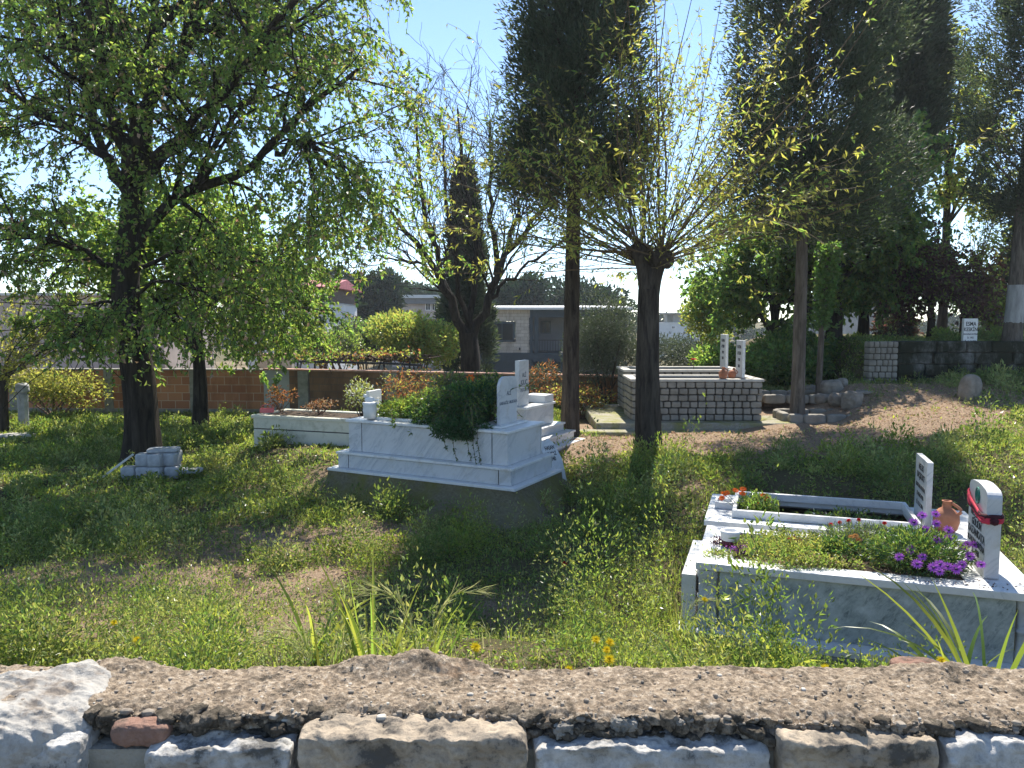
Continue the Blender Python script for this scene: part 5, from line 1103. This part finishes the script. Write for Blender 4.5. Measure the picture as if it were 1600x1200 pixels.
# ------------------------------------------------------------------ wild grasses and flowers behind the foreground wall
for (px, Y, n, L, W, heads, lab) in [(583, 3.35, 16, (.45, .9), (.010, .019), 0, 'tallest clump of upright grass blades behind the wall bump'), (660, 3.3, 8, (.35, .65), (.012, .018), 3, 'grass clump with a golden drooping seed head right of the tallest blades'),
        (505, 3.2, 9, (.3, .55), (.012, .018), 3, 'arching barley grass with a pale feathery head left of the tallest blades'), (12, 3.2, 10, (.25, .45), (.014, .02), 1, 'grass clump at the left edge behind the wall'), (172, 3.4, 7, (.2, .4), (.012, .016), 0, 'thin grass tuft behind the white stone of the wall'),
        (1195, 3.5, 7, (.2, .36), (.010, .016), 0, 'small grass tuft below the corner column of the nearest grave'), (1340, 3.4, 6, (.15, .3), (.005, .008), 0, 'thin grass stalks before the nearest grave foundation'), (1060, 5.3, 40, (.25, .5), (.004, .007), 2, 'dense reedy grass tuft against the left end of the nearest grave')]:
    p = at(px, 1060, Y); z = max(g1(p[0], p[1]), 0)
    if Y < 4: z = max(z, p[2]-.32)
    strap_plant('wild_grass', lab, (p[0], p[1], z), n, L, W, 'leaf_grass', .32, .38, 'grass', heads=heads)
    if Y < 4: strap_plant('low_grass', 'short leafy tuft at the foot of: '+lab if False else 'low bent leaves around the '+lab.split(' behind')[0].split(' before')[0].split(' below')[0], (p[0], p[1]+.03, z), 10, (.25, .42), (.008, .016), 'leaf_grass', 1.0, 1.1, 'grass')
for (px, Y, n, lab, s_) in [(1545, 3.25, 20, 'broad-leaved maize-like grass at the right edge behind the wall', 1), (1500, 3.35, 12, 'broad-leaved grass just left of the maize-like one', .7), (1225, 3.9, 5, 'dock plant with broad upright leaves before the nearest grave', .6), (495, 4.2, 8, 'broad-leaved weed behind the arching barley grass', .7), (1085, 3.6, 9, 'broad green dock leaves at the foot of the reedy tuft', .55), (372, 3.1, 3, 'single dark dock leaf behind the wall left of the barley grass', .45)]:
    p = at(px, 1060, Y); z = max(g1(p[0], p[1]), p[2]-.2); strap_plant('dock_plant', lab, (p[0], p[1], z), n, (.5*s_, .92*s_), (.014, .028), 'leaf_grass', .8, .95, 'plant', up=1)
fl = [(743, 1012, 3.3, 'yellow dandelion right of the seed-headed grass'), (931, 1000, 3.5, 'closed yellow bloom left of the three yellow dandelions'), (953, 1004, 3.5, 'topmost of the three stacked yellow dandelions'), (948, 1016, 3.5, 'largest middle one of the three stacked yellow dandelions'),
      (952, 1031, 3.4, 'lowest of the three stacked yellow dandelions'), (889, 1047, 3.2, 'yellow flower touching the wall left of the three dandelions'), (1289, 1046, 3.3, 'yellow flower below the foundation of the nearest grave'), (1288, 1064, 3.1, 'left one of the two yellow flowers at the wall edge'),
      (1299, 1067, 3.1, 'right one of the two yellow flowers at the wall edge'), (1227, 1064, 3.1, 'yellow flower at the wall beneath the dock plant'), (1471, 1033, 3.3, 'yellow flower left of the maize-like grass'), (1461, 1063, 3.1, 'yellow flower on the wall rim near the right grass'),
      (1553, 1050, 3.2, 'small yellow flower inside the maize-like grass'), (125, 1042, 3.1, 'yellow flower peeping over the wall at the left'), (178, 973, 4.6, 'yellow flowers in the left grass upper one'), (214, 1000, 4.3, 'yellow flower in the left grass lower one'), (1101, 937, 5.2, 'tiny yellow flower by the corner column of the nearest grave')]
for i, (x, y, Y, lab) in enumerate(fl):
    c = at(x, y, Y-(.35 if Y < 4 else .1)*1.0); zb = max(g1(c[0], c[1]), c[2]-.3); b0 = np.array([c[0]+U(-.03, .03), c[1]+.02, zb]); t = thing('dandelion_flower', lab, 'flower', b0, 0, 'yellow wildflowers'); bloom(t, b0, c, cam_dir(c)*.8+np.array([U(-.5, .5), 0, .6]), 'yellow', U(1.15, 1.45), 'flower_head', None)
    obj('stem', MB().tubes(resample([b0, b0*.5+c*.5+np.array([.01, 0, 0]), c], 6), np.full(6, .002), 5), M['leaf_weed'], t, off=b0)
for (x, y, lab) in [(199, 821, 'single red poppy in the shaded grass on the left'), (882, 882, 'red poppy in the weeds right of the tall grave')]:
    g = gp(x, y+16); c = at(x, y, g[1]); t = thing('poppy', lab, 'flower', g); bloom(t, g, c, cam_dir(c)+np.array([0, 0, .3]), 'red', 1.15, 'flower_head'); obj('stem', MB().tubes(np.stack([g, c]), np.full(2, .002), 5), M['leaf_weed'], t, off=g)

# ------------------------------------------------------------------ ground cover
def scatter(n, x0, x1, y0, y1, fn):
    X = U(x0, x1, n); Y = y0+(y1-y0)*rng.random(n)**1.35; k = (np.abs(X) < Y*.70+1.2) & ~blocked(X, Y); X, Y = X[k], Y[k]; pr = fn(X, Y); k = rng.random(len(X)) < pr; return X[k], Y[k]
def hgt(X, Y):
    h = .02+.20*np.clip(fbm(X*1.3, Y*1.3, 0, 4, 51)+.05, 0, 1)
    h = h+.20*np.exp(-(((X-1.1)/.9)**2+((Y-5.6)/1.4)**2))+.14*np.exp(-(((X-1.3)/.9)**2+((Y-8.6)/1.0)**2))+.16*np.exp(-((Y-4.1)/.5)**2)*(.5+.5*vn(X*1.5, Y, 0, 4))+.08*np.exp(-(((X+3.2)/2)**2+((Y-7.5)/2)**2))
    return h*(1-.6*bare(X, Y))*(1-.72*ss(1.3, 1.7, X)*(1-ss(5.2, 6, Y)))
dens = lambda X, Y: np.clip(1.05-1.05*bare(X, Y), .03, 1)*np.clip(.5+1.7*(fbm(X*1.9, Y*1.9, 0, 4, 71)+.2), .06, 1)
def cover():
    X, Y = scatter(600000, -15, 13, 3.0, 19, dens); Z = gz(X, Y); h = hgt(X, Y); n = len(X); s = np.clip(Y/7, .8, 2.0)
    z = Z+h*rng.random(n)**.7-.01; D = rng.normal(size=(n, 3))+np.array([0, 0, .5]); mm = rng.choice(3, n, p=[.42, .33, .25])
    lf = MB().leaves(np.stack([X, Y, z], 1), D, U(.016, .052, n)*s, U(.009, .028, n)*s, mm); tag(obj('weed_cover', lf, [M['leaf_weed'], M['leaf_grass'], M['leaf_weed2']]), 'mixed low weeds and chickweed covering the ground', 'weeds', kind='stuff'); print('weeds', n)
    K = 4400; X, Y = scatter(K*3, -14, 12, 3.1, 18, lambda X, Y: np.clip((1.0-.9*bare(X, Y))*np.clip(.36+1.9*fbm(X*.8, Y*.8, 0, 3, 91), .08, 1), 0, 1)); nc = len(X); near = np.clip(1.5-Y/7, 0, 1)
    R0 = U(.07, .22, nc)*(1+.3*near); H = R0*U(.5, 1.9, nc)*(1+.7*near)*np.where(U(0, 1, nc) < .12, 1.8, 1)*(1+1.1*np.exp(-(((X-1.2)/.9)**2+((Y-5.4)/1.6)**2))+.6*np.exp(-(((X-1.6)/.9)**2+((Y-8.3)/1.0)**2))); ls = U(.6, 1.5, nc); mk_ = rng.choice(3, nc, p=[.45, .2, .35]); cnt = (110*(R0/.14)**2/np.clip(Y/7, .8, 2.2)).astype(int)+12; k = np.repeat(np.arange(nc), cnt); n = len(k)
    o = nrm(rng.normal(size=(n, 3)))*rng.random((n, 1))**.4; o[:, 2] = np.abs(o[:, 2]); z0 = gz(X, Y); P = np.stack([X[k]+o[:, 0]*R0[k], Y[k]+o[:, 1]*R0[k], z0[k]+o[:, 2]*H[k]-.01], 1); s = np.clip(Y[k]/7, .85, 2.0)
    ok = ~blocked(P[:, 0], P[:, 1]); tall = (P[:, 0] > 1.35) & (P[:, 1] < 5.6); P[:, 2] = np.where(tall, z0[k]+(P[:, 2]-z0[k])*.38, P[:, 2]); lf = MB().leaves(P[ok], (o+rng.normal(size=(n, 3))*.5+np.array([0, 0, .3]))[ok], (U(.014, .046, n)*s*ls[k])[ok], (U(.006, .020, n)*s*ls[k])[ok], mk_[k][ok]); tag(obj('weed_clumps', lf, [M['leaf_weed'], M['leaf_grass'], M['leaf_weed2']]), 'mounded leafy weed clumps of mixed height', 'weeds', kind='stuff'); print('clumps', ok.sum())
    X, Y = scatter(230000, -15, 13, 2.2, 19, lambda X, Y: np.clip(dens(X, Y)*1.0+.08, 0, 1)); Z = gz(X, Y); n = len(X); h = (hgt(X, Y)*1.0+.05)*U(.5, 1.2, n); a = U(0, 2*pi, n); s = np.clip(Y/7, .8, 2.0)
    b = np.stack([X, Y, Z-.01], 1); lean = np.stack([np.cos(a), np.sin(a), 0*a], 1)*(h*U(.1, .8, n))[:, None]; P = np.stack([b, b+lean*.3+np.array([0, 0, 1])*(h*.6)[:, None], b+lean+np.array([0, 0, 1])*(h*.9)[:, None]], 1)
    Wd = U(.003, .007, n)[:, None]*s[:, None]*np.array([1, .8, .1])[None]; sd = nrm(np.stack([-np.sin(a+U(-.8, .8, n)), np.cos(a), 0*a], 1)); mm = (rng.random(n) < np.clip(.18+.5*bare(X, Y)+.35*np.exp(-((Y-4.3)/1.2)**2)*(X < .3), 0, .8)).astype(int)
    g = MB().ribbons(P, Wd, sd, mm); tag(obj('grass', g, [M['leaf_grass'], M['straw']]), 'fine grass blades among the weeds', 'grass', kind='stuff'); print('grass', n)
    X, Y = scatter(120000, -14, 13, 3.0, 18, lambda X, Y: np.clip(bare(X, Y)*1.1+.10, 0, 1)); Z = gz(X, Y); n = len(X); s = np.clip(Y/8, .8, 1.7)
    lf = MB().leaves(np.stack([X, Y, Z+U(.0, .02, n)], 1), rng.normal(size=(n, 3))*np.array([1, 1, .25]), U(.015, .045, n)*s, U(.008, .022, n)*s); tag(obj('leaf_litter', lf, M['litter']), 'dry fallen leaves and twigs on the bare earth', 'litter', kind='stuff')
    n = 900; X, Y = scatter(1600, -6, 4, 3.6, 10, lambda X, Y: np.clip(np.exp(-(((X-.2)/1.1)**2+((Y-7.3)/.9)**2))+.15*np.exp(-(((X+2)/2)**2+((Y-4.6)/.9)**2))+.06, 0, 1)); Z = gz(X, Y)+hgt(X, Y)+.03; n = len(X)
    mb = MB()
    for k in range(5): mb.leaves(np.stack([X, Y, Z], 1), rng.normal(size=(n, 3))*np.array([1, 1, .3])+np.array([0, 0, .3]), U(.006, .010, n), U(.005, .008, n), (rng.random(n) < .12).astype(int))
    tag(obj('tiny_wildflowers', mb, [M['yellow'], M['whitep']]), 'tiny yellow and white wildflowers dotted through the grass', 'wildflowers', kind='stuff')
cover()

# ------------------------------------------------------------------ foreground wall
def front_wall():
    t = thing('rubble_wall', 'rough mortar-capped stone wall running across the foreground', 'wall', (0, 1.55, .5))
    off = np.array([0, 1.55, .5]); x = np.arange(-2.0, 2.0, .0042); yf, yb = 1.60, 1.915
    # profile parameter: 0..1 underside/front lip, 1..2 top, 2..3 back drop
    nf, nt_, nb = 22, 78, 10
    front = 1.672+.020*fbm(x*6, 0*x, 0, 4, 1)+.008*fbm(x*30, 0*x, 0, 3, 2)-.035*ss(.2, 1.2, x)+.02*np.exp(-((x+.95)/.15)**2)
    back = 1.915+.025*fbm(x*3, 0*x+5, 0, 4, 3)
    s = np.linspace(0, 1, nt_); X = np.repeat(x[:, None], nt_, 1); Yt = front[:, None]+(back-front)[:, None]*s[None]
    Zt = 1.513+.012*fbm(X*4, Yt*4, 0, 4, 6)+.005*fbm(X*13, Yt*16, 0, 5, 7)+.004*fbm(X*60, Yt*60, 0, 3, 78)+.003*vn(X*150, Yt*150, 0, 8)-.006*np.clip(fbm(X*7, Yt*9, 0, 3, 88)-.15, 0, 1)
    Zt += .045*np.exp(-((X+.235)/.09)**2-((Yt-1.9)/.05)**2)+.03*np.exp(-((X+.38)/.06)**2-((Yt-1.9)/.04)**2)+.025*np.exp(-((X+1.0)/.1)**2-((Yt-1.9)/.05)**2)+.02*np.exp(-((X-1.1)/.12)**2-((Yt-1.89)/.03)**2)+.02*np.exp(-((X+.1)/.06)**2-((Yt-1.9)/.03)**2)
    Zt -= .016*np.exp(-(s[None]/.12)**2)*(1+1.2*fbm(X*18, Yt*18, 0, 3, 12)); Zt += .006*np.abs(fbm(X*45, Yt*45, 0, 3, 77))*np.exp(-(s[None]/.35)**2); Zt -= .022*(s[None] > .93)*((s[None]-.93)/.07)**2
    q = np.linspace(0, 1, nf, endpoint=False)[::-1]; Xf = np.repeat(x[:, None], nf, 1); dpt = .055+.02*vn(x*7, 0*x, 0, 3)
    Zf = Zt[:, :1]-q[None]*dpt[:, None]; Yf = front[:, None]+.022*q[None]**1.5+.016*fbm(Xf*24, Zf*24, 2.0, 4, 21)*(1-.0*q[None])*np.minimum(1, q[None]*6)+.006*vn(Xf*80, Zf*80, 0, 22)
    qb = np.linspace(0, 1, nb+1)[1:]; Xb = np.repeat(x[:, None], nb, 1); Zb = Zt[:, -1:]-qb[None]*.55; Yb = back[:, None]+.02*fbm(Xb*8, Zb*8, 0, 3, 25)+0*Zb
    V = np.stack([np.concatenate([Xf, X, Xb], 1), np.concatenate([Yf, Yt, Yb], 1), np.concatenate([Zf, Zt, Zb], 1)], -1); n, k, _ = V.shape
    idx = np.arange(n*k).reshape(n, k); F = np.stack([idx[:-1, :-1], idx[1:, :-1], idx[1:, 1:], idx[:-1, 1:]], -1).reshape(-1, 4)
    m, nt, p = mat('weathered_wall_mortar', .97, .1); v = tc(nt); g = noise(nt, v, 55, 8, .75); f = noise(nt, v, 5, 6, .7); l = noise(nt, v, 16, 8, .8)
    c = ramp(nt, g, [(.3, (.10, .08, .06)), (.46, (.25, .195, .14)), (.56, (.40, .32, .235)), (.64, (.54, .46, .36)), (.69, (.85, .80, .70))]); dk = ramp(nt, l, [(.52, (0, 0, 0)), (.62, (.9, .9, .9))])
    c = mix(nt, dk, c, (.06, .052, .042)); pk = ramp(nt, f, [(.60, (0, 0, 0)), (.72, (.6, .6, .6))]); c = mix(nt, pk, c, (.30, .18, .10))
    nt.links.new(c, p.inputs['Base Color']); bump(nt, p, g, 1, .012)
    mb = MB().add(V.reshape(-1, 3), F); obj('mortar_cap', mb, m, t, True, off=off)
    ck = MB(); NC = 760; cx_ = U(-1.6, 1.6, NC); fy = np.interp(cx_, x, front); cs = .010+.030*rng.random(NC)**2.5; qq = rng.random(NC)
    for i in range(NC): ck.add(*rock((cx_[i], fy[i]+.004+U(-.006, .02), 1.502-qq[i]*.068), (cs[i]*U(1, 2), cs[i]*1.1, cs[i]*U(.6, .9)), i+900, 7, 3.2, .4, 2.5, U(0, 3)))
    mk, ntk, pk_ = mat('crusted_rubble', .98, .05); vk = tc(ntk); gk = noise(ntk, vk, 60, 7, .75); lk = noise(ntk, vk, 22, 6, .7)
    ntk.links.new(mix(ntk, ramp(ntk, lk, [(.5, (0, 0, 0)), (.66, (1, 1, 1))]), ramp(ntk, gk, [(.35, (.045, .04, .032)), (.7, (.16, .135, .105))]), (.36, .30, .23)), pk_.inputs['Base Color']); bump(ntk, pk_, gk, 1, .01)
    tag(obj('rubble_lip', ck, mk, t, True, off=off), kind='stuff')
    # pebbles bedded in the mortar
    N = 1300; px = U(-1.7, 1.7, N); ss_ = rng.random(N); py = np.interp(px, x, front)+(ss_**1.6)*.24-.004; mb = MB(); mb2 = MB()
    zi = lambda a, b: np.array([Zt[min(len(x)-1, int((q1+2.0)/.0042)), min(nt_-1, max(0, int((q2-front[min(len(x)-1, int((q1+2)/.0042))])/(.24)*(nt_-1))))] for q1, q2 in zip(a, b)])
    pz = zi(px, py); sz = .0025+.007*rng.random(N)**3
    for i in range(N): V_, F_ = rock((px[i], py[i], pz[i]), (sz[i]*U(1, 1.8), sz[i]*U(1, 1.6), sz[i]), i, 3, 2.4, .2); (mb if i % 12 else mb2).add(V_, F_)
    lip = 800; px = U(-1.7, 1.7, lip); fy = np.interp(px, x, front); q_ = rng.random(lip); pz = 1.505-q_*.055; sz = .004+.014*rng.random(lip)**2.2
    for i in range(lip): V_, F_ = rock((px[i], fy[i]+.004+.014*q_[i]**1.5, pz[i]), (sz[i]*U(1, 1.9), sz[i]*1.2, sz[i]*U(.7, 1)), i, 4, 2.5, .25, rot=U(0, 3)); (mb2 if i % 15 == 0 else mb).add(V_, F_)
    o = obj('pebbles', mb, simple('dull_pebble', (.13, .11, .09), .4, 40, .95, .3, .002, (.34, .29, .23)), t, True, off=off); tag(o, kind='stuff')
    o = obj('pale_pebbles', mb2, simple('pale_pebble', (.30, .28, .24), .2, 40, .95, .3, .002, (.52, .49, .43)), t, True, off=off); tag(o, kind='stuff')
    def stone_mat(nm, a, b, st):
        m, nt, p = mat(nm, .95, .15); v = tc(nt); g = noise(nt, v, 28, 8, .75); l = noise(nt, v, 7, 8, .75); c = ramp(nt, g, [(.3, a), (.7, b)]); k = ramp(nt, l, [(.50, (0, 0, 0)), (.60, (.95, .95, .95))]); nt.links.new(mix(nt, k, c, st), p.inputs['Base Color']); bump(nt, p, g, .9, .01); return m
    sg = stone_mat('grey_field_stone', (.20, .19, .17), (.38, .35, .30), (.10, .10, .09)); so = stone_mat('tan_field_stone', (.22, .185, .145), (.60, .49, .36), (.09, .082, .072)); sw = stone_mat('white_veined_stone', (.30, .28, .25), (.52, .50, .46), (.20, .17, .14)); sr = stone_mat('reddish_stone', (.20, .11, .08), (.33, .21, .16), (.12, .09, .07)); sb = stone_mat('pale_grey_stone', (.27, .262, .245), (.70, .675, .63), (.10, .097, .09))
    def st(px0, px1, top, mt, yf_=1.6, nm='stone', amp=.05, label=None, res=60, ztop=None, d=.22):
        yf_ = yf_+.035
        xa = at(px0, 1160, yf_)[0]; xb = at(px1, 1160, yf_)[0]; zt = min(at(800, top, yf_+.03)[2], 1.498); h = .22; V_, F_ = rock(((xa+xb)/2, yf_+d/2, zt-h/2), (xb-xa-.008, d, h), int(px0)+7, 90, 22, amp, 4.0)
        V_[:, 2] += .012*fbm(V_[:, 0]*9, V_[:, 1]*22, V_[:, 2]*22, 3, int(px0))+.008*fbm(V_[:, 0]*45, V_[:, 1]*45, V_[:, 2]*45, 3, 5); V_[:, 1] += .016*fbm(V_[:, 0]*25, V_[:, 2]*25, 3, 4, int(px0)+1); o = obj(nm, MB().add(V_, F_), mt, t, True, off=off)
        if label: tag(o, label)
    st(-160, 120, 1150, sb, 1.57); st(217, 455, 1160, sb, 1.572); st(460, 826, 1143, so, 1.56, label='long stone with an orange sunlit upper edge'); st(832, 1210, 1158, sb, 1.58); st(1222, 1475, 1150, so, 1.56, label='tan stone with a sloping top'); st(1482, 1800, 1155, sb, 1.56); st(1808, 2180, 1155, so, 1.58); st(2188, 2500, 1158, sb, 1.57); st(-560, -168, 1155, so, 1.57); st(-900, -568, 1156, sb, 1.57)
    # big white stone breaking through the cap on the left
    V_, F_ = rock((-1.13, 1.74, 1.435), (.33, .30, .19), 33, 90, 4.5, .12, 2.6, .25); V_[:, 2] += .10*(V_[:, 1]-1.74)+.005*fbm(V_[:, 0]*14, V_[:, 1]*14, V_[:, 2]*14, 4, 9)-.006*np.abs(vn(V_[:, 0]*10+V_[:, 1]*48, V_[:, 2]*20+V_[:, 0]*2, 0, 3))+.003*fbm(V_[:, 0]*50+V_[:, 1]*110, V_[:, 1]*20, V_[:, 2]*20, 3, 19); tag(obj('stone', MB().add(V_, F_), sw, t, True, off=off), 'big white stone breaking through the mortar at the left')
    c = at(222, 1142, 1.665); V_, F_ = rock(c, (.13, .06, .055), 34, 40, 3.2, .12, 2.4); tag(obj('stone', MB().add(V_, F_), sr, t, True, off=off), 'small reddish stone under the mortar lip')
    for (px_, py_, s_) in ((975, 1132, (.06, .03, .03)), (880, 1140, (.045, .03, .035)), (1060, 1128, (.03, .02, .012))):
        c = at(px_, py_, 1.665); obj('embedded_stone', MB().add(*rock(c, s_, int(px_), 20, 3, .35, 3)), so if px_ < 0 else sg, t, True, off=off)
    obj('wall_body', MB().box(-4, 4, 1.65, 1.88, .3, 1.44), M['concrete'], t, off=off)
    # rest of the wall either side, simpler
    for sx in (-1, 1):
        V_, F_ = rock((sx*2.9, 1.79, 1.45), (1.9, .27, .12), 50+sx, 60, 10, .06, 2); obj('mortar_cap', MB().add(V_, F_), m, t, True, off=off)
    c = at(1432, 1064, 1.93); V_, F_ = rock((c[0], 1.93, 1.50), (.13, .08, .035), 71, 24, 3, .2, 2.4); obj('embedded_stone', MB().add(V_, F_), sr, t, True, off=off)
front_wall()

def added_veil():  # thin scattering volume added to lift dark tones, imitating lens glare
    m = bpy.data.materials.new('added_veil_volume'); m.use_nodes = True; nt = m.node_tree; nt.nodes.remove(nt.nodes['Principled BSDF'])
    v = nt.nodes.new('ShaderNodeVolumePrincipled'); v.inputs['Color'].default_value = (.86, .93, 1, 1); v.inputs['Density'].default_value = .0006; v.inputs['Anisotropy'].default_value = .35
    nt.links.new(v.outputs[0], nt.nodes['Material Output'].inputs['Volume'])
    o = obj('added_veil', MB().box(-170, 170, -8, 170, -4.5, 17), m); tag(o, 'thin scattering veil added to lift the dark tones', 'added_veil', kind='stuff')
added_veil()
